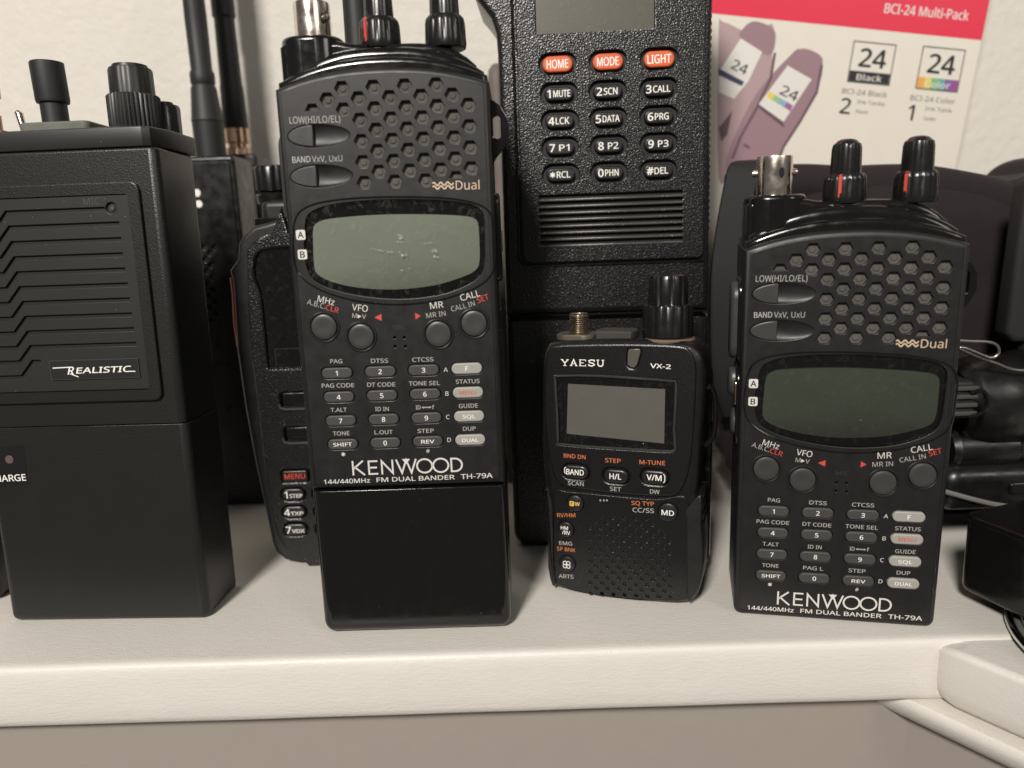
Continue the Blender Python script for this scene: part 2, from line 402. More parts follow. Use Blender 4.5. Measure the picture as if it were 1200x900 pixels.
# ================================================================== THE SETTING
def build_setting():
    # shelf board: top at z = 0, rounded front lip, then a second run of shelf turning towards the viewer on the right
    prof = [(400, 0), (300, 0), (210, 0), (204.5, 0)]     # (y, z) from back top over the lip to the underside
    for i in range(0, 9):
        a = PI/2*(1-i/8.0); prof.append((201.4-1.6*math.cos(a), -1.8+1.8*math.sin(a)))
    prof = prof[:4] + [(203.2, -.04), (202.4, -.2)] + [(200.2+1.3*math.sin(q)-0*q, -1.1+.75*math.sin(q)) for q in ()] + [(201.7, -.6), (201.3, -1.3), (201.0, -2.4), (200.8, -5), (200.6, -8), (200.5, -13.0), (200.6, -17.0), (201.0, -18.7), (201.8, -19.6), (203, -20.0), (213, -20.0), (400, -20.0)]
    xs = [-420]+[-300+i*6 for i in range(0, 90)]+[420]
    mb = MB(); n = len(prof); vs = []
    for x in xs:
        for (y, z) in prof:
            w = noise.noise(Vector((x*.03, y*.03, z*.1)))*.25 if y < 300 else 0
            vs.append((x, y+w*.5+((.35*noise.noise(Vector((x*.011, 7, 3)))-.0097*x) if y < 212 else 0), z+(w*.3 if y < 260 else 0)))
    fs = []
    for i in range(len(xs)-1):
        for k in range(n): fs.append((i*n+k, (i+1)*n+k, (i+1)*n+(k+1) % n, i*n+(k+1) % n))
    fs.append(tuple(range(n))); fs.append(tuple(range((len(xs)-1)*n, len(xs)*n))[::-1])
    mb.add(vs, fs, SHELFM)
    root = mb.build('shelf', angle=50); struct(root)
    # turned edging: its nose runs from the mitre towards the viewer and right
    a = Vector((121.0, 197.5)); dirv = Vector((.60, -.80)).normalized(); nrm = Vector((-.80, -.60)).normalized()   # nrm = outward
    mb = MB(); ts = [-1.5, 0, 1.5, 4, 8, 14, 22, 32, 45, 70, 110]
    pr = [(14, -.9), (2.2, -.9)]
    for i in range(0, 9):
        q = PI/2*(1-i/8.0); pr.append((1.6-2.0*math.cos(q), -2.9+2.0*math.sin(q)))
    pr += [(-.5, -6.5), (-.6, -13.5), (.0, -17.0), (1.4, -18.9), (4, -19.6), (14, -19.6)]
    vs = []; n = len(pr)
    for t in ts:
        e = 1.0 if t > 4 else max(0.0, (t+1.5)/5.5)**.5
        for (o_, z) in pr:
            zz = -9.2+(z+9.2)*(.84+.16*e); oo = o_ if o_ > 5 else o_+(1-e)*1.5
            p = a + dirv*t - nrm*oo; vs.append((p.x, p.y, zz))
    fs = []
    for i in range(len(ts)-1):
        for k in range(n-1): fs.append((i*n+k, (i+1)*n+k, (i+1)*n+k+1, i*n+k+1))
    fs += [tuple(range(n)), tuple(range((len(ts)-1)*n, len(ts)*n))[::-1]]
    for i in range(len(ts)-1): fs.append((i*n, (i+1)*n, (i+1)*n+n-1, i*n+n-1))
    mb.add(vs, fs, SHELFM)
    q0 = a-nrm*7; q1 = a+dirv*110-nrm*7
    mb.slab([(q0.x, q0.y), (q1.x, q1.y), (420, q1.y), (420, 202.6), (128.5, 202.6)], -.95, -17, 0, 0, SHELFM, ax=TOP)
    mb.build('shelf_side_edging', root, angle=50)
    # small moulding under the turned edging
    mb = MB(); pr = [(24, -20.1), (1.5, -20.1), (.6, -21.4), (.9, -23.6), (2.2, -26.2), (4.4, -28.6), (7.4, -30.4), (10, -31.2), (24, -31.4)]; vs = []; n = len(pr)
    a2 = Vector((105.5, 216.5))
    for t in (0, 6, 12, 20, 30, 45, 80, 120):
        for (o_, z) in pr:
            p = a2 + dirv*t - nrm*(o_-3.5); vs.append((p.x, p.y, z))
    fs = []
    for i in range(7):
        for k in range(n): fs.append((i*n+k, (i+1)*n+k, (i+1)*n+(k+1) % n, i*n+(k+1) % n))
    fs += [tuple(range(n)), tuple(range(7*n, 8*n))[::-1]]
    mb.add(vs, fs, SHELFM); mb.build('shelf_moulding', root, angle=50)
    # wall behind
    mb = MB(); mb.slab([(-700, -30), (700, -30), (700, 600), (-700, 600)], 388, 420, 0, 0, WALLM); struct(mb.build('wall', smooth=False))
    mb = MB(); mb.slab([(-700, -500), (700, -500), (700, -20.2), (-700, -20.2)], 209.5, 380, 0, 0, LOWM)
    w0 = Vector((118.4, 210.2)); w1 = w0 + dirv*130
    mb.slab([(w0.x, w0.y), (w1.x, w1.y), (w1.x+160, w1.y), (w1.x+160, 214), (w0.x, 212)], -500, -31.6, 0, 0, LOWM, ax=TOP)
    struct(mb.build('lower_wall', smooth=False))
build_setting()

# ================================================================== TALL DUAL BAND RADIOS
PL = Pose(-31.93, 214.09, -.6435, .9467, 46.95)
PR = Pose(94.68, 212.37, -12.71, -1.164)
z1 = lambda X, Y: PL(320+X/4, Y/4)
z2 = lambda X, Y: PL(320+X/4, 210+Y/4)
z3 = lambda X, Y: PL(340+X/4.286, 400+Y/4.286)

def kenwood_word(mb, x0, x1, zb, zt, d, m):
    """thin geometric lettering"""
    H = zt-zb; W = x1-x0; t = H*.115; st = lambda P, c=False: mb.stroke([(x0+W*p[0], zb+H*p[1]) for p in P], t, d, m, closed=c)
    st([(.012, 0), (.012, 1)]); st([(.105, 1), (.016, .45)]); st([(.030, .56), (.115, 0)])
    st([(.235, 1-.06), (.155, 1-.06), (.155, .06), (.235, .06)]); st([(.155, .5), (.228, .5)])
    st([(.272, 0), (.272, .93), (.368, .07), (.368, 1)])
    st([(.402, 1), (.450, .06), (.492, .95), (.535, .06), (.580, 1)])
    mb.poly([(x0+W*.455, zb+H*1.02), (x0+W*.528, zb+H*1.02), (x0+W*.492, zb+H*.66)], d-.01, m)
    for c in (.655, .800):
        st([(c+.068*math.cos(2*PI*i/28), .5+.47*math.sin(2*PI*i/28)) for i in range(28)], True)
    st([(.895, .06), (.925, .06)] + [(.928+.062*math.cos(-PI/2+PI*i/12), .5+.44*math.sin(-PI/2+PI*i/12)) for i in range(13)] + [(.895, .94)], True)

def knob(parent, cx, cy, zb, r1, h1, r2, h2, red=None, name='knob', top_dome=True):
    mb = MB()
    mb.lathe(cx, cy, [(r1*.9, zb-1.2), (r1*.96, zb-1.0), (r1*1.0, zb), (r1, zb+h1*.15), (r1*.97, zb+h1*.75), (r1*.93, zb+h1*.9), (r1*.82, zb+h1)], KNOB, 96, 12, .055, (zb+.05, zb+h1*.92), sharp=5)
    mb.lathe(cx, cy, [(r2*.9, zb+h1-.4), (r2*1.02, zb+h1), (r2*1.02, zb+h1+h2*.1), (r2*.97, zb+h1+h2*.72), (r2*.90, zb+h1+h2*.84), (r2*.72, zb+h1+h2*.90), (r2*.62, zb+h1+h2*.95), (r2*.42, zb+h1+h2*.985), (r2*.2, zb+h1+h2)], KNOB, 96, 12, .035, (zb+h1+.1, zb+h1+h2*.86), sharp=3)
    if red is not None:
        a = -PI/2+red; e = Vector((math.cos(a), math.sin(a))); q = Vector((-e.y, e.x)); P = Vector((cx, cy))+e*(r1*.985)
        vs = []
        for z, o_ in ((zb+.5, .06), (zb+h1*.84, 0.0), (zb+h1*.97, -.75)):
            for sgn in (-1, 1): vs.append((P.x+q.x*.42*sgn+e.x*o_, P.y+q.y*.42*sgn+e.y*o_, z))
        fs = [(0, 1, 3, 2), (2, 3, 5, 4)]
        vs2 = [(v[0]-e.x*.9, v[1]-e.y*.9, v[2]) for v in vs]
        fs += [(6, 7, 9, 8), (8, 9, 11, 10), (0, 2, 8, 6), (1, 3, 9, 7), (2, 4, 10, 8), (3, 5, 11, 9), (4, 5, 11, 10), (0, 1, 7, 6)]
        ob = mb.build(name, parent)
        mk = MB(); mk.add(vs+vs2, fs, K_RED); mk.build('pointer_mark', ob)
        return ob
    return mb.build(name, parent)

def kenwood(pose, label, var):
    zo = pose.dv; root = thing('handheld_radio', label, 'radio', pose, group='matching dual band handheld radios')
    L3 = (0, 0, zo)
    HW = 28.7
    def cap_outline(zbot, arc_mid, arc_side, hw, rb=0.6):
        pts = [(-hw, zbot), (hw, zbot)]
        N_ = 16; top = []
        for i in range(N_+1):
            u = hw-(2*hw)*i/N_; q = abs(u/hw); top.append((u, arc_side+(arc_mid-arc_side)*(1-q**2.3)))
        return pts, top
    b, t = cap_outline(0, 117.2, 112.6, HW)
    if var == 'R': outline = arc(-HW+2.5, 2.5, 2.5, PI, 1.5*PI, 5)+arc(HW-2.5, 2.5, 2.5, 1.5*PI, 2*PI, 5)+t
    else: outline = [(-HW, .25), (HW, .25)]+t
    BV = 1.5
    mb = MB(); mb.tray(outline, 0, 1.5, 28, BV, K_BODY); body = mb.build('body', root, L3)
    # ---- face plate with real openings
    inner = inset(ccw(outline), BV+.05)
    holes = []; hexes = []
    col = {-2: [(.5)], -1: [0], 0: [0, 1], 1: range(5), 2: range(5), 3: range(5), 4: range(5), 5: range(5), 6: range(5), 7: range(4), 8: range(1, 5)}
    for k, js in col.items():
        u = -10.56+4.19*k
        for j in js:
            if k == -2: v = 106.75; hexes.append((u, v, 1)); continue
            v = (112.25 if k % 2 == 0 else 109.5)-5.47*j; hexes.append((u, v, 0))
    hexes.append((-10.56+4.19*7, 109.5-5.47*4+.3, 1))
    for u, v, half in hexes:
        if half: h = [(u-1.9, v), (u-1.0, v+1.7), (u+1.0, v+1.7), (u+1.9, v)]
        else: h = [(u+2.02*math.cos(PI/3*i), v+1.93*math.sin(PI/3*i)) for i in range(6)]
        holes.append(h)
    lens = cr_closed([z2(X, Y) for X, Y in [(148, 240), (165, 165), (250, 125), (400, 103), (550, 95), (700, 95), (850, 104), (945, 124), (985, 165), (992, 260), (990, 400), (962, 462), (880, 510), (770, 545), (600, 562), (430, 550), (290, 520), (200, 480), (160, 425), (146, 330)]], 3)
    holes.append(lens)
    sc = []
    for (xl, yt, xm, yb, xr) in ((66, 582, 192, 692, 362), (78, 772, 208, 880, 374)):
        a, c, e_ = z1(xl, (yt+yb)/2), z1(xm, (yt+yb)/2), z1(xr, (yt+yb)/2-6); hh = (z1(xm, yt)[1]-z1(xm, yb)[1])/2
        left = [(c[0]-(c[0]-a[0])*math.sin(q), c[1]+hh*math.cos(q)) for q in [PI*i/14 for i in range(15)]]
        right = [(c[0]+(e_[0]-c[0])*math.sin(q)**1.0, c[1]-hh*math.cos(q)+(e_[1]-c[1])*math.sin(q)) for q in [PI*i/14 for i in range(1, 14)]]
        sc.append((a, c, e_, hh, left, right)); holes.append(left+right)
    rounds = [z2(240, 692), z2(414, 737), z2(775, 725), z2(942, 675)]
    for c in rounds: holes.append(ell(c[0], c[1], 3.78, 3.78, 32))
    keys = []
    us = (-18.07, -5.62, 6.80, 19.17); vv = (35.15, 28.15, 21.1, 14.03)
    names = [['1', '2', '3', 'F'], ['4', '5', '6', 'MENU'], ['7', '8', '9', 'SQL'], ['SHIFT', '0', 'REV', 'DUAL']]
    for r in range(4):
        for c in range(4): keys.append((us[c], vv[r], names[r][c], c == 3)); holes.append(pill(us[c], vv[r], 4.62, 1.82, 5))
    for X, Y in ((570, 742), (615, 742), (572, 784), (620, 784)):
        c = z2(X, Y); holes.append(ell(c[0], c[1], .42, .42, 8))
    fp = MB(); fp.plate(inner, holes, 0, 1.2, K_BODY, .15)
    D = -.035
    def T(s, a, b_, cap, m=K_WHITE, bold=.008, **k): fp.text(s, a, b_, cap, D, m, bold, **k)
    T('LOW(HI/LO/EL)', z1(78, 580), z1(316, 573), 1.75, K_DIM); T('BAND', z1(92, 764), z1(176, 760), 1.6, K_DIM, .02); T('VxV, UxU', z1(184, 760), z1(326, 756), 1.6, K_DIM)
    T('Dual', z1(857, 889), z1(968, 887), 2.35, K_GOLD, .012)
    for dz in (0, .95): wavy(*[z1(748, 870)[0], z1(846, 870)[0]], z1(800, 878)[1]+dz, .42, 3, .38, D, K_GOLD, fp)
    T('MHz', z2(207, 573), z2(285, 592), 1.75); T('A.B.C.', z2(158, 585), z2(243, 609), 1.45, K_DIM); T('CLR', z2(245, 611), z2(305, 628), 1.5, K_RED)
    T('VFO', z2(370, 614), z2(443, 622), 1.8); T('M', z2(371, 650), z2(394, 651), 1.3, K_DIM); T('V', z2(414, 653), z2(437, 655), 1.3, K_DIM)
    fp.poly([z2(397, 634), z2(414, 643), z2(397, 652)], D, K_WHITE)
    T('MR', z2(738, 609), z2(800, 601), 1.8); T('MR IN', z2(720, 651), z2(810, 640), 1.4, K_DIM)
    T('CALL', z2(882, 571), z2(972, 547), 1.75); T('CALL IN', z2(838, 621), z2(948, 592), 1.4, K_DIM); T('SET', z2(961, 581), z2(1014, 562), 1.6, K_RED)
    T('MIC', z2(562, 702), z2(622, 700), 1.1, K_FAINT)
    fp.poly([z2(475, 648), z2(508, 632), z2(508, 664)], D, K_RED); fp.poly([z2(692, 641), z2(666, 627), z2(668, 657)], D, K_RED)
    lab = [('PAG', 202, 110, 262, 110), ('DTSS', 407, 108, 492, 107), ('CTCSS', 614, 103, 720, 100), ('PAG CODE', 160, 233, 322, 230), ('DT CODE', 388, 228, 528, 226),
           ('TONE SEL', 597, 222, 752, 219), ('STATUS', 833, 213, 952, 209), ('T.ALT', 205, 355, 285, 353), ('ID IN', 428, 350, 496, 349), ('ID', 632, 342, 656, 341), ('f', 714, 340, 724, 340),
           ('GUIDE', 848, 335, 943, 332), ('TONE', 216, 473, 298, 471), ('STEP', 641, 460, 722, 458), ('DUP', 869, 449, 932, 447)]
    lab.append(('L.OUT', 425, 467, 515, 465) if var == 'L' else ('PAG L', 420, 467, 518, 465))
    for s_, a, b_, c, d in lab: T(s_, z3(a, b_), z3(c, d), 1.18, K_DIM, .02)
    fp.stroke([z3(662, 332), z3(708, 331)], .32, D, K_DIM); fp.poly([z3(660, 332), z3(670, 326), z3(670, 338)], D-.01, K_DIM); fp.poly([z3(710, 331), z3(700, 325), z3(700, 337)], D-.01, K_DIM)
    for s_, a, b_ in (('A', 772, 153), ('B', 778, 273), ('C', 782, 390), ('D', 789, 505)): T(s_, z3(a, b_), z3(a+20, b_), 1.25, K_WHITE, .01)
    c = z3(267, 567)
    for i in range(3): fp.stroke([(c[0]+.62*math.cos(PI/3*i+.5), c[1]+.62*math.sin(PI/3*i+.5)), (c[0]-.62*math.cos(PI/3*i+.5), c[1]-.62*math.sin(PI/3*i+.5))], .25, D-.002*i, K_WHITE)
    T('#', z3(683, 560), z3(702, 560), 1.15)
    kenwood_word(fp, -16.1, 16.7, 4.35, 8.75, D, K_WHITE)
    T('144/440MHz', (-24.6, 1.95), (-11.0, 2.0), 1.35, K_WHITE, .02); T('FM DUAL BANDER', (-9.0, 2.05), (14.0, 2.15), 1.35, K_WHITE, .02); T('TH-79A', (15.9, 2.15), (25.2, 2.25), 1.45, K_WHITE, .02)
    fp.build('face_plate', root, L3, angle=30)
    # rings round the four round buttons belong to the plate's look: raised rims
    for i, c in enumerate(rounds):
        rb = MB(); R_ = 3.62
        rb.lathe(c[0], c[1], [(R_-.05, 1.2), (R_, -.25), (R_-.12, -.55), (R_-.5, -.72), (R_-1.2, -.75), (1.2, -.66), (.2, -.64)], K_ROUND, 40, axis='y')
        o = rb.build('round_button', root, L3)
        rm = MB(); rm.tube([(c[0]+4.15*math.cos(2*PI*k/40), .02, c[1]+4.15*math.sin(2*PI*k/40)) for k in range(40)], .42, K_BODY, 8, True); rm.build('rim', o)
    # speaker backing
    sp = MB(); sp.slab(rrect(-21.5, 85, 26.2, 114.0, 2), 1.25, 1.45, 0, 0, K_CLOTH)
    for u, v, half in hexes:
        if not half: sp.slab(ell(u, v-.05, .95, .9, 12), .95, 1.26, .25, 0, K_CLOTH, seg=2)
    sp.build('speaker_grille', root, L3)
    # display
    lc = MB(); lc.slab(inset(ccw(lens), -.5), 1.22, 1.48, 0, 0, K_LENS)
    green = cr_closed([z2(X, Y) for X, Y in [(185, 245), (195, 212), (240, 190), (330, 178), (460, 168), (600, 164), (740, 165), (880, 171), (945, 185), (962, 220), (967, 300), (967, 385), (945, 430), (870, 465), (760, 497), (620, 515), (500, 517), (370, 505), (270, 480), (205, 445), (190, 400), (186, 320)]], 3)
    lc.slab(green, .55, 1.23, 0, 0, K_LCD if var == 'L' else K_LCDD)
    lc.build('display', root, L3)
    gl = MB(); gl.slab(inset(ccw(lens), .12), -.05, .5, .0, 0, GLASS if var == 'L' else GLASSC, cap1=False)
    gl.v = [(x, y-.9*max(0, 1-(x/27)**2-((z-69)/16)**2)*(1 if y < .2 else 0), z) for x, y, z in gl.v]
    # domed pane: grid over the opening
    gp = MB(); ctr = (sum(p[0] for p in lens)/len(lens), sum(p[1] for p in lens)/len(lens)); rings = 7; n = len(lens); vs = []
    for r in range(1, rings+1):
        k = r/rings
        for p in inset(ccw(lens), .1): vs.append((ctr[0]+(p[0]-ctr[0])*k, -.55*(1-k**2)+.10, ctr[1]+(p[1]-ctr[1])*k))
    vs.append((ctr[0], -.45, ctr[1])); fs = []
    for r in range(rings-1):
        for i in range(n): fs.append((r*n+i, r*n+(i+1) % n, (r+1)*n+(i+1) % n, (r+1)*n+i))
    for i in range(n): fs.append((len(vs)-1, i, (i+1) % n))
    gp.add(vs, fs, GLASS if var == 'L' else GLASSC)
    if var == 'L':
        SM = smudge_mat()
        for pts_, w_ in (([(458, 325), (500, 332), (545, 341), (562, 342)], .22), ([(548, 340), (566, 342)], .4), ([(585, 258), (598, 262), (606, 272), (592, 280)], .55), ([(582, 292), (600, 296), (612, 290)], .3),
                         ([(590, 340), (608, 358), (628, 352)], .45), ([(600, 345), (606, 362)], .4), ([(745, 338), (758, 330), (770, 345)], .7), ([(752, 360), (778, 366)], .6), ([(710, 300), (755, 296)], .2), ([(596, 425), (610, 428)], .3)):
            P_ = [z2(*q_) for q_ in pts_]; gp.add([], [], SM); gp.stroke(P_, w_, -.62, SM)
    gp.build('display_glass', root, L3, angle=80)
    bz = MB(); bez = cr_closed([z2(X, Y) for X, Y in [(95, 260), (102, 195), (128, 150), (190, 118), (290, 98), (420, 87), (550, 83), (700, 84), (850, 93), (960, 117), (1015, 155), (1036, 220), (1040, 320), (1036, 410), (1010, 465), (950, 508), (870, 540), (770, 568), (600, 588), (430, 576), (300, 548), (200, 508), (130, 455), (103, 400), (94, 330)]], 3)
    bz.tube([(p[0], .0, p[1]) for p in bez], .26, K_GLOSS, 6, True); bz.build('display_bezel', root, L3)
    for s_, X, Y in (('A', 129.5, 261), ('B', 138, 353)):
        c = z2(X, Y); ba = MB(); ba.slab(rrect(c[0]-1.28, c[1]-1.35, c[0]+1.28, c[1]+1.35, .45, 3), -.06, .05, 0, 0, K_WHITE)
        ba.text(s_, (c[0]-.72, c[1]-.85), (c[0]+.72, c[1]-.85), 1.7, -.10, K_BLACK, .03); ba.build('band_badge', root, L3)
    # scooped side buttons
    for a, c, e_, hh, left, right in sc:
        bt = MB(); pl = inset(ccw(left), .16); bt.slab(pl, -.45, 1.2, .35, 0, K_ROUND); bt.build('oval_button', root, L3)
        ds = MB(); vs = []; nu, nv = 14, 14
        for i in range(nu+1):
            s_ = i/nu
            for j in range(nv+1):
                w = -1+2*j/nv; x = c[0]+(e_[0]-c[0])*s_; h = hh*math.sqrt(max(0, 1-s_*s_))*.999
                vs.append((x, .02+1.12*(1-s_)**.8*max(0, 1-w*w)**.6, c[1]+(e_[1]-c[1])*s_+w*h))
        fs = [(i*(nv+1)+j, (i+1)*(nv+1)+j, (i+1)*(nv+1)+j+1, i*(nv+1)+j+1) for i in range(nu) for j in range(nv)]
        ds.add(vs, fs, K_BODY); ds.build('finger_scoop', root, L3, angle=80)
    # keys
    for u, v, s_, lite in keys:
        kb = MB(); kb.slab(pill(u, v, 4.38, 1.58, 6), -.55, 1.2, .38, 0, K_LITE if lite else K_KEY)
        pm = K_RED if s_ == 'MENU' else PRINTW
        w = {1: .62, 3: 1.9, 4: 2.35, 5: 2.7}[len(s_)]; cp = 1.35 if len(s_) == 1 else 1.05
        kb.text(s_, (u-w, v-cp/2), (u+w, v-cp/2), cp, -.58, pm, .02)
        kb.build('key', root, L3)
    # ---- top caps
    def arcpoly(zb, mid, side, hw, p=2.3, dx=0):
        pts = [(-hw+dx, zb), (hw+dx, zb)]
        return pts+[(hw+dx-2*hw*i/20, side+(mid-side)*(1-abs(1-i/10)**p)) for i in range(21)]
    tc = MB()
    tc.slab(arcpoly(100, 120.3, 114.6, 28.3), 1.9, 27.5, 1.5, 2, K_GLOSS, seg=5)
    tc.slab(arcpoly(102, 123.6, 116.2, 27.3, 2.6), 4.6, 26, 2.2, 2, K_GLOSS, seg=5)
    tc.slab(arcpoly(104, 125.0, 118.5, 25.2, 4), 8.0, 22, 1.6, 2, K_GLOSS, seg=4)
    tc.build('top_cap', root, L3, angle=60)
    bs = MB(); bs.slab(rrect(-28.4, 4.6, -11.4, 21.4, 6.5, 7), 104, 127.2, 0, 1.3, K_GLOSS, ax=TOP, seg=4)
    bs.slab([(-28.2, 104), (-4, 104), (-4, 124.6), (-7.5, 124.9), (-10, 125.3), (-12, 125.8), (-26.5, 125.8), (-28.2, 124.5)], 6.2, 20, 1.6, 2, K_GLOSS, seg=4)
    bs.build('connector_boss', root, L3, angle=50)
    ztop = 137.9 if var == 'R' else 137.0
    cn = MB(); cn.lathe(-20.0, 13, [(4.95, 127.0), (4.95, 127.9), (4.95, 128.2), (4.95, ztop-.5), (4.8, ztop), (4.25, ztop), (4.2, ztop-7), (1.2, ztop-7), (1.2, ztop-2), (.2, ztop-1.6)], CHROME, 48)
    for a in ((-1, 1) if var == 'R' else (1,)):
        off = .05 if var == 'R' else -.62
        q = -PI/2+a*(PI/2+off if a > 0 else PI/2-off)
        ex, ey = math.cos(q), math.sin(q)
        cn.tube([(-20+ex*4.5, 13+ey*4.5, ztop-4.6), (-20+ex*5.5, 13+ey*5.5, ztop-4.6), (-20+ex*6.2, 13+ey*6.2, ztop-4.6), (-20+ex*6.25, 13+ey*6.25, ztop-4.6)], [1.05, 1.05, .85, .3], CHROME, 14)
    q = -PI/2+(.30 if var == 'R' else .85); ex, ey = math.cos(q), math.sin(q)
    tq = (-ey, ex)
    # bayonet slot, dark, cut into the sleeve's look
    for (h0, h1, wd) in ((ztop-6.2, ztop-3.2, .75),):
        pts = [(-20+ex*4.98+tq[0]*wd*math.cos(t_), 13+ey*4.98+tq[1]*wd*math.cos(t_), (h0+h1)/2+(h1-h0)/2*math.sin(t_)) for t_ in [2*PI*k/14 for k in range(14)]]
        cn.add(pts, [tuple(range(14))], K_BLACK)
    cn.build('antenna_connector', root, L3)
    if var == 'R':
        k1 = (-.9, 4.05, 5.75, -.40); k2 = (17.6, 4.1, 5.75, -.72)
    else:
        k1 = (-1.5, 4.0, 5.75, -.62); k2 = (16.8, 4.05, 5.75, None)
    k_a = knob(root, k1[0], 13, 125.2, k1[2], 7.0, k1[1], 9.4, k1[3], 'volume_knob'); k_a.location = Vector(L3)*MM
    k_b = knob(root, k2[0], 13, 124.8, k2[2], 7.4, k2[1], 9.2, k2[3], 'tuning_knob'); k_b.location = Vector(L3)*MM
    # ---- left side: push-to-talk pad and small buttons, embossed letters
    pt = MB(); pt.slab(rrect(7, 79.5, 18.5, 102.5, 4.5, 6), -HW+.5, -HW-2.7, 0, 1.2, K_ROUND, ax=SIDE)
    pt.slab(rrect(5.5, 78, 20, 104, 5, 6), -HW+.8, -HW-.8, 0, .5, K_GLOSS, ax=SIDE); pt.build('talk_button', root, L3)
    s1 = MB(); s1.slab(ell(12, 59.5, 4.4, 4.2, 24), -HW+.5, -HW-1.9, 0, 1.3, K_ROUND, ax=SIDE); s1.build('side_button', root, L3)
    s2 = MB(); s2.slab(ell(15, 71.5, 3.6, 4.6, 24), -HW+.5, -HW-2.6, 0, 1.3, K_ROUND, ax=SIDE); s2.build('side_button', root, L3)
    s3 = MB(); s3.slab(rrect(5, 53, 21, 77.5, 5, 6), -HW+.6, -HW-.7, 0, .5, K_GLOSS, ax=SIDE)
    s3.slab(rrect(5.6, 66.2, 8.0, 73.5, .8, 3), -HW-.5, -HW-1.1, 0, .2, COPPER, ax=SIDE); s3.build('side_button_panel', root, L3)
    # ---- right side: strap lug and jack cover
    lg = MB(); ring = cr_closed([(28.2, 108), (30.6, 106.2), (32.2, 103.4), (32.4, 99.8), (31.2, 96.8), (28.8, 94.5)], 5)
    lg.plate([(28.0, 109.5), (29.4, 108.9), (31.6, 107.2), (33.4, 104), (33.5, 99.5), (32, 96), (29.8, 93.6), (28.0, 90.5)], [rrect(29.2, 98.6, 31.4, 104.8, .95, 4)], 7, 9.6, K_GLOSS, .3)
    lg.build('strap_lug', root, L3)
    jc = MB(); jc.slab(rrect(6, 59, 18, 84, 3, 5), HW-.5, HW+1.5, 0, .8, K_GLOSS, ax=SIDE)
    jc.slab(rrect(8, 67.5, 13, 73.5, .8, 3), HW+1.3, HW+1.9, 0, .2, GASKET if var == 'L' else K_GLOSS, ax=SIDE)
    jc.slab(rrect(8, 44, 17, 52, 1.5, 3), HW-.5, HW+1.0, 0, .5, K_GLOSS, ax=SIDE); jc.build('jack_cover', root, L3)
    if var == 'L':
        bt = MB(); bt.slab(rrect(-28.6, -.4, 29.0, 29, 2.8, 7), 0.1, 46.8, 4.6, .35, K_GLOSS, ax=TOP, seg=7)
        bt.build('battery_pack', root, angle=60)
    else:
        rc = MB(); rc.slab(rrect(-28.4, .8, 28.4, 50, 2, 4), 27.5, 31.5, 0, 1.5, K_GLOSS); rc.build('battery_pack', root)
    return root
kenwood(PL, 'tall black radio with hexagon grille, pale green display and glossy blank battery below its lettering', 'L')
kenwood(PR, 'black radio with hexagon grille and dark green display, lettering right at its foot', 'R')

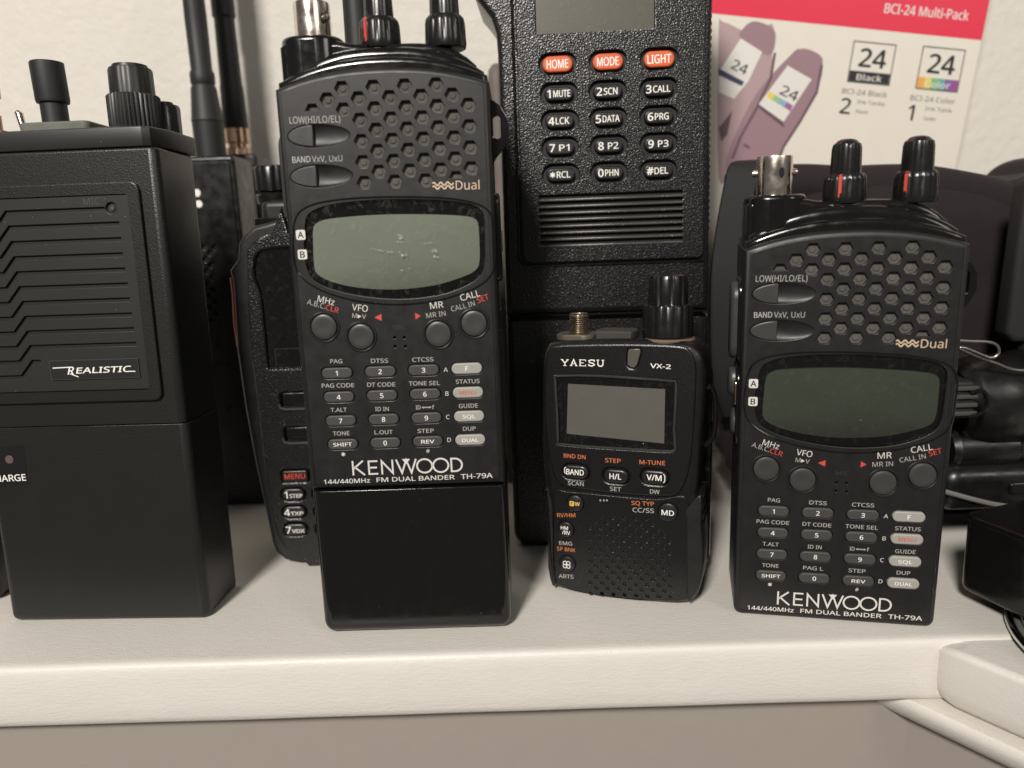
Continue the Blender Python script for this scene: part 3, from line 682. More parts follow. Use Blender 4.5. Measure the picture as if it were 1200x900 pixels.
# ================================================================== LOUVRED RADIO AT FAR LEFT
PE = Pose(-102.24, 226.93, -2.75, 2.4)
def realistic():
    root = thing('handheld_radio', 'bulky black radio at far left with stepped louvre grille and white wordmark badge', 'radio', PE)
    e3 = lambda X, Y: PE(X/3.2125, 200+Y/3.2143)
    seam = 65.4
    side = lambda z: 1.0+.7*(148-z)/148*0
    up = MB(); up.slab(rrect(-66, 0, .9, 25, 2.4, 6), seam+.12, 147.9, .25, .8, R_BODY, ax=TOP, seg=3)
    up.build('upper_case', root, angle=50)
    lo = MB(); lo.slab(rrect(-65, 0.02, 1.3, 24.8, 2.6, 6), .1, seam-.12, 2.6, .25, R_BODY, ax=TOP, seg=5)
    # recessed charge label
    c = e3
    lo.poly([PE(0-30, 529), PE(28, 521), PE(33, 568), PE(-30, 572)], -.05, mat('charge label', (.009, .009, .009), .35))
    lo.text('CHARGE', PE(-12, 565), PE(31, 563), PE(10, 556)[1]-PE(10, 563.5)[1], -.09, PRINTW, .02)
    p = PE(11, 538.5); lo.slab(ell(p[0], p[1], 1.35, 1.35, 16), -.14, .3, .1, 0, mat('dull brown lamp lens', (.12, .075, .07), .4))
    lo.stroke([PE(-30, 517), PE(4, 514), PE(15, 502), PE(60, 500.5), PE(123, 500)], .28, -.03, K_BLACK)
    lo.build('battery_case', root, angle=50)
    # lid
    ld = MB(); ld.slab([(-66, .25), (-6.5, -.05), (-3.0, .2), (-1.2, 1.6), (1.2, 9.5), (1.3, 25.5), (-66, 25.5)], 148.15, 154.0, .3, .8, R_LID, ax=TOP); ld.build('lid', root, angle=30)
    # grille panel
    def R4(a, b_, c_, d_, r, n=5):      # rounded quad from corner points, clockwise from top-left
        out = []
        P = [a, b_, c_, d_]
        for i in range(4):
            p0, p1, p2 = Vector(P[i-1]), Vector(P[i]), Vector(P[(i+1) % 4])
            s_, t_ = p1+(p0-p1).normalized()*r, p1+(p2-p1).normalized()*r
            for k in range(n+1):
                q = k/n; out.append(tuple(s_*(1-q)**2+p1*2*q*(1-q)+t_*q*q))
        return out
    outerq = R4((-66, 138.3), (-5.0, 138.3), (-5.0, 73.0), (-66, 73.0), 3)
    holes = []
    ends = [(400, 148), (455, 203), (462, 261), (468, 319), (477, 377), (487, 432), (495, 488), (502, 544), (510, 599), (518, 654)]
    lefts = [(30, 156), (42, 212), (52, 271), (62, 327), (72, 382), (82, 439), (94, 495), (103, 551), (112, 606), (122, 661)]
    def groove(pts, w):
        n = len(pts); L_, R_ = [], []
        for i in range(n):
            a = Vector(pts[max(0, i-1)]); b_ = Vector(pts[i]); c_ = Vector(pts[min(n-1, i+1)])
            e1 = (b_-a) if i else (c_-b_); e2 = (c_-b_) if i < n-1 else (b_-a); e1 = e1.normalized(); e2 = e2.normalized()
            n1 = Vector((-e1.y, e1.x)); n2 = Vector((-e2.y, e2.x)); m_ = (n1+n2).normalized(); k = w/2/max(.4, m_.dot(n1))
            L_.append(tuple(b_+m_*k)); R_.append(tuple(b_-m_*k))
        return L_+R_[::-1]
    for (xe, ye), (xl, yl) in zip(ends, lefts):
        a = e3(xe, ye); b_ = e3(xl, yl); v = (a[1]+b_[1])/2; a = (a[0], v); b_ = (b_[0], v)
        d_ = (b_[0]-4.1, v-4.6); pts = [a, b_, d_]
        if d_[0] > -64: pts.append((-65.5, d_[1]))
        holes.append(groove(pts, 1.15))
    # last slanted one above the badge
    a = e3(160, 718); b_ = e3(130, 718); holes.append(groove([a, (b_[0], a[1]), (b_[0]-4.1, a[1]-4.6), (-65.5, a[1]-4.6)], 1.1))
    mc = e3(425, 142); holes.append(ell(mc[0], mc[1], 1.75, 1.75, 24))
    gp = MB(); inner = R4((-65.9, 134.6), e3(483, 82), e3(585, 800), (-65.9, e3(585, 800)[1]), 1.2)
    inner = R4((-65.9, 134.7), (-8.6, 134.7), (-8.6, 76.6), (-65.9, 76.6), 1.0)
    gp.plate(inner, holes, -.85, -.1, R_PANEL, .16)
    gp.text('MIC', e3(322, 130), e3(383, 127), 1.9, -.90, K_KEY, .015)
    gp.slab([(-65.8, 77), (-9, 77), (-9, 134.4), (-65.8, 134.4)], -.08, -.02, 0, 0, K_BLACK)
    gp.slab(ell(mc[0], mc[1], .8, .8, 12), -.5, -.1, .2, 0, K_KEY)
    gp.build('grille_panel', root, angle=30)
    fr = MB(); fr.plate(outerq, [inset(ccw(inner), -.55)], -1.35, .3, R_BODY, .45); fr.build('grille_frame', root, angle=40)
    bd = MB(); b0, b1, b2, b3 = e3(200, 785), e3(530, 777), e3(530, 703), e3(200, 716)
    x0 = (b0[0]+b3[0])/2; x1 = (b1[0]+b2[0])/2; zz0 = (b0[1]+b1[1])/2; zz1 = (b2[1]+b3[1])/2
    bd.slab(rrect(x0, zz0, x1, zz1, .3, 3), -1.3, -.8, .12, 0, K_BLACK)
    bd.stroke([(x0, zz0), (x1, zz0), (x1, zz1), (x0, zz1)], .14, -1.32, K_KEY, True)
    W = x1-x0; H = zz1-zz0
    bd.text('R', (x0+W*.16, zz0+H*.26), (x0+W*.29, zz0+H*.26), H*.40, -1.36, PRINTW, .03, .3)
    bd.text('EALISTIC', (x0+W*.29, zz0+H*.30), (x0+W*.90, zz0+H*.32), H*.30, -1.36, PRINTW, .035, .3)
    bd.stroke([(x0+W*.03, zz0+H*.62), (x0+W*.22, zz0+H*.64)], .32, -1.37, PRINTW); bd.stroke([(x0+W*.88, zz0+H*.34), (x0+W*.96, zz0+H*.33)], .3, -1.37, PRINTW)
    bd.stroke([(x0+W*.22, zz0+H*.30), (x0+W*.31, zz0+H*.12)], .3, -1.37, PRINTW)
    bd.build('badge', root)
    # controls on the lid (z up), measured at 14 mm depth
    q = lambda px, py, d=14: PE(px, py, d)
    kx = (q(130, 135)[0]+q(187, 135)[0])/2; kr = (q(187, 135)[0]-q(130, 135)[0])/2; zb = 154
    zt = q(157, 77)[1]; zm = q(157, 113)[1]
    kn = MB(); kn.lathe(kx, 14, [(kr*.95, zb-.3), (kr*.98, zb+1.0), (kr, zb+2), (kr, zm-.4), (kr*.95, zm)], RIB, 180, 36, .06, (zb+.5, zm-.2))
    r2 = kr*.84
    kn.lathe(kx, 14, [(r2, zm-.5), (r2, zm), (r2*.98, zt-1.6), (r2*.94, zt-1.0), (r2*.80, zt-1.0), (r2*.78, zt), (r2*.7, zt+.1), (.2, zt+.1)], RIB, 120, 20, .02, (zm, zt-1.5)); kn.build('volume_knob', root)
    kx2 = (q(186, 140, 22)[0]+q(213, 140, 22)[0])/2-1; kn = MB(); zt2 = q(200, 124, 22)[1]
    kn.lathe(kx2, 21, [(4.6, zb-.3), (4.6, zt2-1), (4.2, zt2-.2), (2.8, zt2), (2.6, zt2+.8), (.2, zt2+.9)], KNOB, 60, 10, .06, (zb, zt2-.9)); kn.build('squelch_knob', root)
    g0, g1 = q(37, 148)[0], q(118, 148)[0]
    gs = MB(); gs.slab(rrect(g0, 7, g1, 22, 2, 4), zb+.0, zb+3.4, .2, .6, GASKET, ax=TOP); gs.build('antenna_gasket', root)
    ax_ = (q(50, 135)[0]+q(80, 135)[0])/2; aw = (q(80, 135)[0]-q(50, 135)[0])/2; za = q(60, 73)[1]; zs = q(60, 122)[1]; tp = (q(37, 76)[0]+q(72, 76)[0])/2
    an = MB(); an.tube([(ax_, 14, zb+2), (ax_+(tp-ax_)*.28, 14, zs), (ax_+(tp-ax_)*.28, 14, zs+.2), (ax_+(tp-ax_)*.30, 14, zs+1.0), (tp, 14, za-.3), (tp, 14, za)], [aw*.94, aw*.94, aw*1.13, aw*1.18, aw*1.18, aw*1.1], RUBBER, 32)
    an.build('stub_antenna', root, angle=40)
    t0 = q(33, 137, 14); t1 = q(20, 132, 14)
    tg = MB(); a_ = q(30, 152); b_ = q(20, 131); tg.tube([(a_[0], 14, zb-.5), (b_[0]+.6, 14, b_[1]-.6), (b_[0], 14, b_[1]), (b_[0]-.1, 14, b_[1]+.4)], [.85, 1.15, .9, .3], CHROME, 14); tg.build('toggle_switch', root)
    nx = q(-2, 150)[0]
    nt_ = MB(); nt_.lathe(nx, 14, [(2.6, zb-.3), (2.6, zb+2.4), (1.3, zb+2.6), (1.3, zb+7)], COPPER, 48, 24, .08, (zb, zb+2.3)); zz = q(0, 115)[1]
    nt_.lathe(nx, 14, [(.9, zb+6.5), (.9, zz-.4), (1.9, zz), (1.9, zz+5), (.3, zz+5.2)], COPPER, 24); nt_.build('telescopic_mast', root)
realistic()

# dark object low behind the louvred radio at the frame's left edge
_lb = onz(4, 697)
o = MB(); o.slab(rrect(-30, 0.1, 1.0, 32, (3, 3, 1, 1), 4), 0, 16, 1.5, 1.5, K_BODY); o.text('E', (-1.6, 12.2), (-.2, 12.2), 1.9, -.04, PRINTW, .02)
o = o.build('charger'); o.location = Vector((_lb.x+1, 246, 0))*MM; tag(o, 'low black charger peeping out behind the louvre-grille radio at the bottom left edge', 'charger')

# ================================================================== SMALL RIBBED RADIO IN THE MIDDLE
PV = Pose(33.57, 229.07, -20.0, 1.75)
def vx():
    root = thing('handheld_radio', 'smallest black radio with grey square display, short brass connector and large ribbed knob', 'radio', PV)
    a3 = lambda X, Y: PV(630+X/5.4545, 310+Y/5.4545); a4 = lambda X, Y: PV(630+X/3.6, 470+Y/3.6)
    ol = cr_closed([a4(52, 780), a4(40, 740), a4(42, 640), a4(40, 470), a4(20, 330), a4(8, 180), a4(10, 0), a3(22, 640), a3(45, 545), a3(90, 500), a3(300, 488), a3(620, 485), a3(930, 500), a3(1010, 535), a3(1062, 620),
                    a3(1068, 800), a4(688, 180), a4(680, 300), a4(672, 420), a4(690, 560), a4(690, 740), a4(672, 830), a4(620, 862), a4(520, 864), a4(380, 850), a4(180, 820), a4(90, 800)], 3)
    zt = a3(500, 488)[1]
    by = MB(); by.slab(ol, 1.2, 21, 2.6, 2.5, STIPFINE, seg=5); by.build('body', root, angle=60)
    # upper raised mask with window
    um = cr_closed([a3(60, 560), a3(110, 520), a3(300, 510), a3(620, 508), a3(900, 520), a3(970, 550), a3(1010, 640), a3(1010, 800), a4(655, 150), a4(640, 280), a4(600, 385), a4(520, 403), a4(330, 392), a4(200, 375), a4(90, 352), a4(50, 250), a4(32, 120), a4(28, 0), a3(45, 700)], 3)
    win = [a3(112, 740), a3(135, 712), a3(400, 712), a3(640, 728), a3(850, 745), a3(885, 780), a4(575, 120), a4(580, 195), a4(560, 212), a4(420, 205), a4(250, 195), a4(100, 182), a4(85, 165), a4(82, 60)]
    win = cr_closed(win, 2)
    band = a4(160, 298); hl = a4(330, 316); vm = a4(493, 321)
    holes = [win]
    for c, w in ((band, 4.55), (hl, 4.3), (vm, 4.45)): holes.append(pill(c[0], c[1], w, 2.6, 6))
    led = [a3(572, 560), a3(580, 538), a3(655, 535), a3(660, 560), a3(640, 640), a3(620, 665), a3(590, 662), a3(568, 640)]; holes.append(led)
    mk = MB(); mk.plate(um, holes, .1, 1.9, STIPFINE, .6)
    D = .06
    # slab serif wordmark
    ya, yb = a3(148, 645), a3(432, 650)
    def serif_word(mb, p0, p1, cap, d, m):
        W = (p1[0]-p0[0]); th = (p1[1]-p0[1])/W
        L5 = {'Y': [([(0, 1), (.5, .45), (1, 1)], 0), ([(.5, .5), (.5, 0)], 0), ([(-.15, 1), (.25, 1)], 1), ([(.75, 1), (1.15, 1)], 1), ([(.25, 0), (.75, 0)], 1)],
              'A': [([(.05, 0), (.5, 1), (.95, 0)], 0), ([(.2, .33), (.8, .33)], 1), ([(-.12, 0), (.28, 0)], 1), ([(.72, 0), (1.12, 0)], 1)],
              'E': [([(.12, 0), (.12, 1)], 0), ([(-.05, 1), (1, 1), (1, .75)], 1), ([(-.05, 0), (1, 0), (1, .25)], 1), ([(.12, .5), (.7, .5)], 1)],
              'S': [([(.95, .72), (.95, .95), (.5, 1.02), (.08, .85), (.2, .58), (.75, .45), (.97, .22), (.55, -.02), (.08, .08), (.05, .3)], 0)],
              'U': [([(.1, 1), (.1, .25), (.3, 0), (.7, 0), (.9, .25), (.9, 1)], 0), ([(-.12, 1), (.32, 1)], 1), ([(.68, 1), (1.12, 1)], 1)]}
        lw = W/5
        for i, ch in enumerate('YAESU'):
            for pts, thin in L5[ch]:
                P = [(p0[0]+lw*i+lw*.12+x*lw*.70, p0[1]+th*lw*i+y*cap) for x, y in pts]
                mb.stroke(P, .22 if thin else .36, d-(.01 if thin else 0), m)
    serif_word(mk, ya, yb, 1.9, D, PRINTW)
    mk.text('VX-2', a3(720, 660), a3(850, 668), 1.35, D, PRINTW, .03)
    for s_, a, b_, m_ in (('BND DN', (110, 238), (202, 246), K_ORANGE), ('STEP', (285, 258), (350, 262), K_ORANGE), ('M-TUNE', (430, 266), (538, 271), K_ORANGE),
                          ('SCAN', (128, 354), (194, 359), K_DIM), ('SET', (305, 378), (352, 382), K_DIM), ('DW', (474, 390), (514, 393), K_DIM)):
        mk.text(s_, a4(*a), a4(*b_), 1.35, D, m_, .018)
    mk.build('front_mask', root, angle=40)
    bz = MB(); bz.tube([(p[0], .15, p[1]) for p in win], .42, mat('worn grey frame', (.05, .05, .047), .3, metal=.3, vary=.5), 8, True); bz.build('display_bezel', root)
    ds = MB(); ds.slab(inset(ccw(win), -.4), .95, 1.15, 0, 0, K_LENS)
    ds.slab([a3(190, 765), a3(813, 800), a4(532, 182), a4(120, 140)][::-1], .8, .94, 0, 0, LCD_VX); ds.build('display', root, smooth=False)
    gl = MB(); gl.poly(inset(ccw(win), .1), .35, GLASSC); gl.build('display_glass', root, smooth=False)
    l = MB(); l.slab(inset(ccw(led), .15), .1, 1.9, .3, 0, mat('smoky lamp lens', (.09, .085, .07), .3)); l.build('status_lamp', root)
    for c, w, s_ in ((band, 4.25, 'BAND'), (hl, 4.0, 'H/L'), (vm, 4.15, 'V/M')):
        kb = MB(); kb.slab(pill(c[0], c[1], w, 2.3, 6), -.7, 1.9, .7, 0, V_KEY); tw = {'BAND': 2.9, 'H/L': 1.85, 'V/M': 2.3}[s_]
        kb.text(s_, (c[0]-tw, c[1]-.85), (c[0]+tw, c[1]-.85), 1.8, -.74, PRINTW, .024)
        if s_ == 'BAND': kb.stroke([(c[0]-3.1, c[1]-.6), (c[0]-3.45, c[1]-.3), (c[0]-3.45, c[1]+1.2), (c[0]-3.0, c[1]+1.5)], .26, -.74, PRINTW)
        if s_ == 'V/M': kb.stroke([(c[0]+2.9, c[1]-1.4), (c[0]+3.3, c[1]-.8), (c[0]+3.3, c[1]+.8), (c[0]+2.9, c[1]+1.4)], .26, -.74, PRINTW)
        kb.build('key', root)
    # lower face with speaker perforations
    lo = cr_closed([a4(75, 380), a4(120, 385), a4(200, 392), a4(330, 405), a4(500, 418), a4(590, 405), a4(628, 420), a4(640, 520), a4(640, 760), a4(600, 822), a4(480, 842), a4(300, 828), a4(150, 800), a4(92, 770), a4(70, 690), a4(66, 560), a4(68, 440)], 3)
    hs = []
    rows = 15
    for r in range(rows):
        for k in range(8):
            X = 222+k*48+(24 if r % 2 else 0); Y = 490+r*23.2+k*2.0
            if X > 570 or (r < 2 and X < 235) or (r < 4 and X > 470+r*30): continue
            c = a4(X, Y); hs.append(ell(c[0], c[1], .66, .66, 9))
    fw, md = a4(158, 432), a4(550, 470); hm, sp = a4(118, 543), a4(124, 688)
    rnd = ((fw, 2.95), (md, 3.2), (hm, 2.9), (sp, 2.95))
    for c, r in rnd: hs.append(ell(c[0], c[1], r, r*.98, 28))
    lf = MB(); lf.plate(lo, hs, .55, 1.9, STIPFINE, .14)
    lf.poly([a4(215, 480), a4(600, 510), a4(600, 830), a4(215, 800)], 1.1, K_BLACK)
    D = .51
    for s_, a, b_, m_, cp in (('SQ TYP', (395, 440), (490, 445), K_ORANGE, 1.25), ('CC/SS', (400, 470), (490, 475), K_DIM, 1.35), ('RV/HM', (82, 492), (158, 492), K_ORANGE, 1.25), ('EMG', (90, 608), (144, 612), K_DIM, 1.15),
                              ('SP BNK', (80, 632), (158, 640), K_ORANGE, 1.2), ('ARTS', (88, 748), (150, 752), K_DIM, 1.2)):
        lf.text(s_, a4(*a), a4(*b_), cp*1.08, D, m_, .018)
    for X in (263, 278, 291): c = a4(X, 421); lf.slab(ell(c[0], c[1], .28, .35, 8), .5, .56, 0, 0, K_DIM)
    lf.build('speaker_face', root, angle=40)
    for (c, r), s_ in zip(rnd, ('W', 'MD', 'HM', 'clover')):
        kb = MB(); kb.lathe(c[0], c[1], [(r-.2, 1.8), (r-.2, .2), (r-.35, -.15), (r-.8, -.35), (.2, -.4)], V_KEY, 32, axis='y'); d = -.44
        if s_ == 'W':
            kb.slab(rrect(c[0]-1.75, c[1]-.85, c[0]-.25, c[1]+.85, .35, 3), d, d+.1, 0, 0, YELLOW); kb.text('F', (c[0]-1.3, c[1]-.55), (c[0]-.65, c[1]-.55), 1.1, d-.03, K_BLACK, .03)
            kb.text('W', (c[0]-.1, c[1]-.6), (c[0]+1.75, c[1]-.6), 1.25, d, YELLOW, .04)
        elif s_ == 'MD': kb.text('MD', (c[0]-1.9, c[1]-.8), (c[0]+1.9, c[1]-.8), 1.65, d, PRINTW, .024)
        elif s_ == 'HM': kb.text('HM', (c[0]-1.5, c[1]+.15), (c[0]+.9, c[1]+.1), 1.25, d, PRINTW, .018); kb.text('/RV', (c[0]-1.1, c[1]-1.45), (c[0]+1.6, c[1]-1.5), 1.25, d, PRINTW, .018)
        else:
            for i in range(4):
                q = PI/4+PI/2*i; kb.stroke([(c[0]+.8*math.cos(q)+.62*math.cos(t_), c[1]+.8*math.sin(q)+.62*math.sin(t_)) for t_ in [2*PI*k/14 for k in range(14)]], .24, d-.003*i, PRINTW, True)
        kb.build('round_key', root)
    # side grips
    g = MB()
    for pts in ([a4(48, 395), a4(34, 365), a4(36, 470), a4(44, 560), a4(42, 700), a4(60, 780), a4(74, 770), a4(64, 690), a4(62, 460)], [a4(610, 475), a4(640, 440), a4(690, 395), a4(688, 520), a4(697, 640), a4(690, 760), a4(650, 835), a4(630, 820), a4(628, 500)]):
        gg = MB(); gg.slab(cr_closed(pts, 2), .2, 14, .6, .5, K_BODY, seg=3); gg.build('side_grip', root, angle=50)
    for i in range(9):
        z = 9+i*3.4
        g.slab(rrect(3, z, 17, z+1.7, .8, 3), 22.6, 24.6, 0, .5, K_BODY, ax=SIDE)
    g.build('ribbed_side', root, angle=50)
    # deck: washer plate, antenna connector, cap, big knob
    q = lambda px, py, d=10: PV(px, py, d)
    c0 = (q(667, 378)[0]+q(690, 378)[0])/2; zc0 = q(678, 391)[1]; zc1 = q(678, 367)[1]; rr = (q(690, 378)[0]-q(667, 378)[0])/2
    w = MB(); w.slab(rrect(q(655, 388)[0], 4, q(701, 388)[0], 17, 4, 6), zt-.6, zc0+.2, 0, .2, BRONZE, ax=TOP); w.build('washer_plate', root)
    cn = MB(); prof = [(rr*.9, zc0)]
    k = 0; z = zc0+.3
    while z < zc1-.3: prof += [(rr, z), (rr*.84, z+.35)]; z += .7
    prof += [(rr*.9, zc1), (rr*.6, zc1), (rr*.5, zc1-.6), (rr*.2, zc1-.6)]
    cn.lathe(c0, 10, prof, BRASS, 36); cn.build('antenna_connector', root, angle=20)
    cp = MB(); cp.slab([(q(703, 388)[0], 5), (q(743, 388)[0], 5), (q(748, 388)[0], 10), (q(743, 388)[0], 16), (q(703, 388)[0], 16), (q(699, 388)[0], 10)], zt-.8, q(720, 386)[1], 0, .6, mat('dusty grey rubber', (.045, .043, .036), .8, vary=.4), ax=TOP); cp.build('jack_cap', root)
    kc = (q(752, 370)[0]+q(814, 370)[0])/2; kr = (q(812, 370)[0]-q(753, 370)[0])/2; zb = q(783, 394)[1]; zm = q(783, 356)[1]; zk = q(783, 321)[1]; r2 = (q(808, 340)[0]-q(761, 340)[0])/2
    bs = MB(); bs.lathe(kc, 10, [(kr*1.02, zb-2.2), (kr*1.1, zb-.8), (kr*1.05, zb-.2)], mat('dusty tan seal', (.15, .105, .075), .8, vary=.5, bump=[('noise', 2, .7, .2)]), 40); bs.build('knob_seal', root)
    kn = MB()
    kn.lathe(kc, 10, [(kr*.92, zb-.3), (kr, zb+.4), (kr, zm-.8), (kr*.95, zm-.2), (kr*.85, zm)], KNOB, 128, 16, .07, (zb+.8, zm-.5), sharp=3)
    kn.lathe(kc, 10, [(r2*.98, zm-.3), (r2, zm+.3), (r2*.97, zk-1.6), (r2*.9, zk-.5), (r2*.75, zk), (r2*.2, zk)], KNOB, 128, 10, .09, (zm+.2, zk-.8), sharp=5); kn.build('tuning_knob', root)
    cl = MB(); cl.slab(rrect(8, 6, 25, 58, 3, 4), 22.5, 26.5, .5, .5, K_GLOSS); cl.slab(rrect(8, 55, 25, 76, 3, 4), 20, 24, .5, .5, K_GLOSS); cl.build('belt_clip', root)
    lp = MB(); P = [(23.5, 8, 70), (25.4, 8, 71), (26.8, 9, 68), (27.2, 9, 62), (26.6, 9, 55), (24.0, 9, 52)]; lp.tube(cr_open(P, 5), .8, K_GLOSS, 8); lp.build('strap_loop', root)
vx()

# ================================================================== BIG STIPPLED RADIO BEHIND
PB = Pose(33.52, 272.35, -3.75, 1.75)
def big():
    root = thing('handheld_radio', 'largest stippled black radio with three orange-red buttons over its keypad, behind the smallest radio', 'radio', PB)
    b1 = lambda X, Y: PB(560+X/4, Y/4); b2 = lambda X, Y: PB(560+X/4, 200+Y/4)
    seam = 89.2; HWL, HWR = -35.0, 37.6
    cx = (HWL+HWR)/2; top = 232
    def L(px, py): return PB(px, py)[0], PB(px, py)[1]
    lf = [L(583, 62), L(581, 38), L(575, 20), L(566, 8), L(556, -4)]
    xl = lf[-1][0]
    ol = [(HWL, seam+.2), (HWR, seam+.2), (HWR, lf[0][1]+2), (HWR+1, top-10), (HWR-4, top), (xl+3, top), (xl, top-6)] + [(lf[4][0], lf[4][1]), lf[3], lf[2], lf[1], lf[0]]
    up = MB(); up.slab(ol, 0, 34, 2.0, 3, STIP, seg=4)
    # knurled right edge
    z = seam+28
    while z < 228: up.slab([(4, z), (10, z), (10, z+1.3), (4, z+1.3)], HWR-.6, HWR+.75, 0, .2, STIP, ax=SIDE, seg=1); z += 2.35
    up.build('upper_case', root, angle=50)
    lo = MB(); lo.slab(rrect(HWL, 0, HWR, seam-.1, (6, 6, .4, .4), 6), .2, 34, 2.2, 3, STIP, seg=4)
    lo.build('battery_pack', root, angle=50)
    # raised front panel
    pl = L(610, 200)[0]; pbm = (b2(240, 432)[1]+b2(1090, 405)[1])/2; pr = HWR-2.4
    outer = rrect(pl, pbm, pr, top-6, (3.0, 2, 2, 2), 6)
    holes = []
    keys = []
    rowsK = [[(373, 306, 'HOME'), (608, 292, 'MODE'), (847, 271, 'LIGHT')],
             [(380, 442, ('1', 'MUTE')), (607, 430, ('2', 'SCN')), (845, 414, ('3', 'CALL'))], [(383, 568, ('4', 'LCK')), (610, 556, ('5', 'DATA')), (845, 545, ('6', 'PRG'))],
             [(385, 693, ('7', 'P1')), (612, 683, ('8', 'P2')), (845, 672, ('9', 'P3'))], [(388, 818, ('*', 'RCL')), (613, 808, ('0', 'PHN')), (843, 798, ('#', 'DEL'))]]
    for r in rowsK:
        v = sum(b1(X, Y)[1] for X, Y, _ in r)/3
        for X, Y, s_ in r:
            u = b1(X, Y)[0]; keys.append((u, v, s_)); holes.append(pill(u, v-.1, 6.35, 3.5, 7))
    s0x, s1x = b2(290, 230)[0], b2(955, 230)[0]; zt = (b2(290, 118)[1]+b2(955, 92)[1])/2; zb = (b2(290, 360)[1]+b2(955, 342)[1])/2; ns = 8; ph = (zt-zb)/ns
    for i in range(ns): holes.append([(s0x, zt-i*ph-ph*.72), (s1x, zt-i*ph-ph*.72), (s1x, zt-i*ph), (s0x, zt-i*ph)])
    w0, w1 = b1(272, 172), b1(828, 132); wz = (w0[1]+w1[1])/2; win = [(w0[0], wz), (w1[0], wz), (w1[0], wz+22), (w0[0], wz+22)]; holes.append(win)
    p = MB(); p.plate(outer, holes, -1.6, .9, STIP, .30)
    p.poly([(pl+1, pbm+1), (pr-1, pbm+1), (pr-1, top-8), (pl+1, top-8)], -.06, K_BLACK)
    p.build('front_panel', root, angle=40)
    rim = MB()
    q_ = [(pl-1.2, 224), (pl-1.2, pbm+2.4)] + arc(pl+2.4, pbm+2.4, 3.6, PI, 1.5*PI, 6)[1:] + [(pr+.5, pbm-1.2)]
    rim.tube([(a, .0, b_) for a, b_ in q_], .55, K_GLOSS, 8); rim.build('panel_edging', root)
    sl = MB()
    for i in range(ns): sl.slab([(s0x-.3, zt-i*ph-ph*.98), (s1x+.3, zt-i*ph-ph*.98), (s1x+.3, zt-i*ph-ph*.62), (s0x-.3, zt-i*ph-ph*.62)], -1.85, .0, .30, 0, LOUVRE, seg=3)
    sl.build('speaker_louvres', root)
    ds = MB(); ds.slab([(w0[0]+.2, wz+.2), (w1[0]-.2, wz+.2), (w1[0]-.2, wz+21.8), (w0[0]+.2, wz+21.8)], -.45, -.1, 0, 0, LCD_GREY)
    ds.build('display', root, smooth=False)
    g = MB(); g.poly([(w0[0]+.2, wz+.2), (w1[0]-.2, wz+.2), (w1[0]-.2, wz+21.8), (w0[0]+.2, wz+21.8)], -1.0, GLASS); g.build('display_glass', root, smooth=False)
    for u, v, s_ in keys:
        red = isinstance(s_, str)
        kb = MB(); kb.slab(pill(u, v-.25, 5.0 if not red else 5.15, 2.3 if not red else 2.65, 7), -1.75, .5, .6, 0, RED_KEY if red else V_KEY)
        d = -1.80; v -= .25
        if red:
            tw = 3.6 if len(s_) == 4 else 3.9; kb.text(s_, (u-tw, v-1.4), (u+tw, v-1.3), 2.7, d, PRINTW, .024)
        else:
            n1, n2 = s_; tw = {2: 1.9, 3: 2.5, 4: 3.1}[len(n2)]; gap = .3 if len(n2) > 2 else 1.2
            tot = 1.7+gap+2*tw; x = u-tot/2
            if n1 == '*':
                for i in range(3): kb.stroke([(x+.7+.95*math.cos(PI/3*i+.52), v+.95*math.sin(PI/3*i+.52)), (x+.7-.95*math.cos(PI/3*i+.52), v-.95*math.sin(PI/3*i+.52))], .42, d-.004*i, PRINTW)
            else: kb.text(n1, (x, v-1.25), (x+1.4, v-1.25), 2.5, d, PRINTW, .035)
            kb.text(n2, (x+1.9+gap, v-1.1), (x+1.9+gap+2*tw*.92, v-1.05), 2.15, d, PRINTW, .022)
        kb.build('key', root, label='orange-red oval key' if red else None)
big()

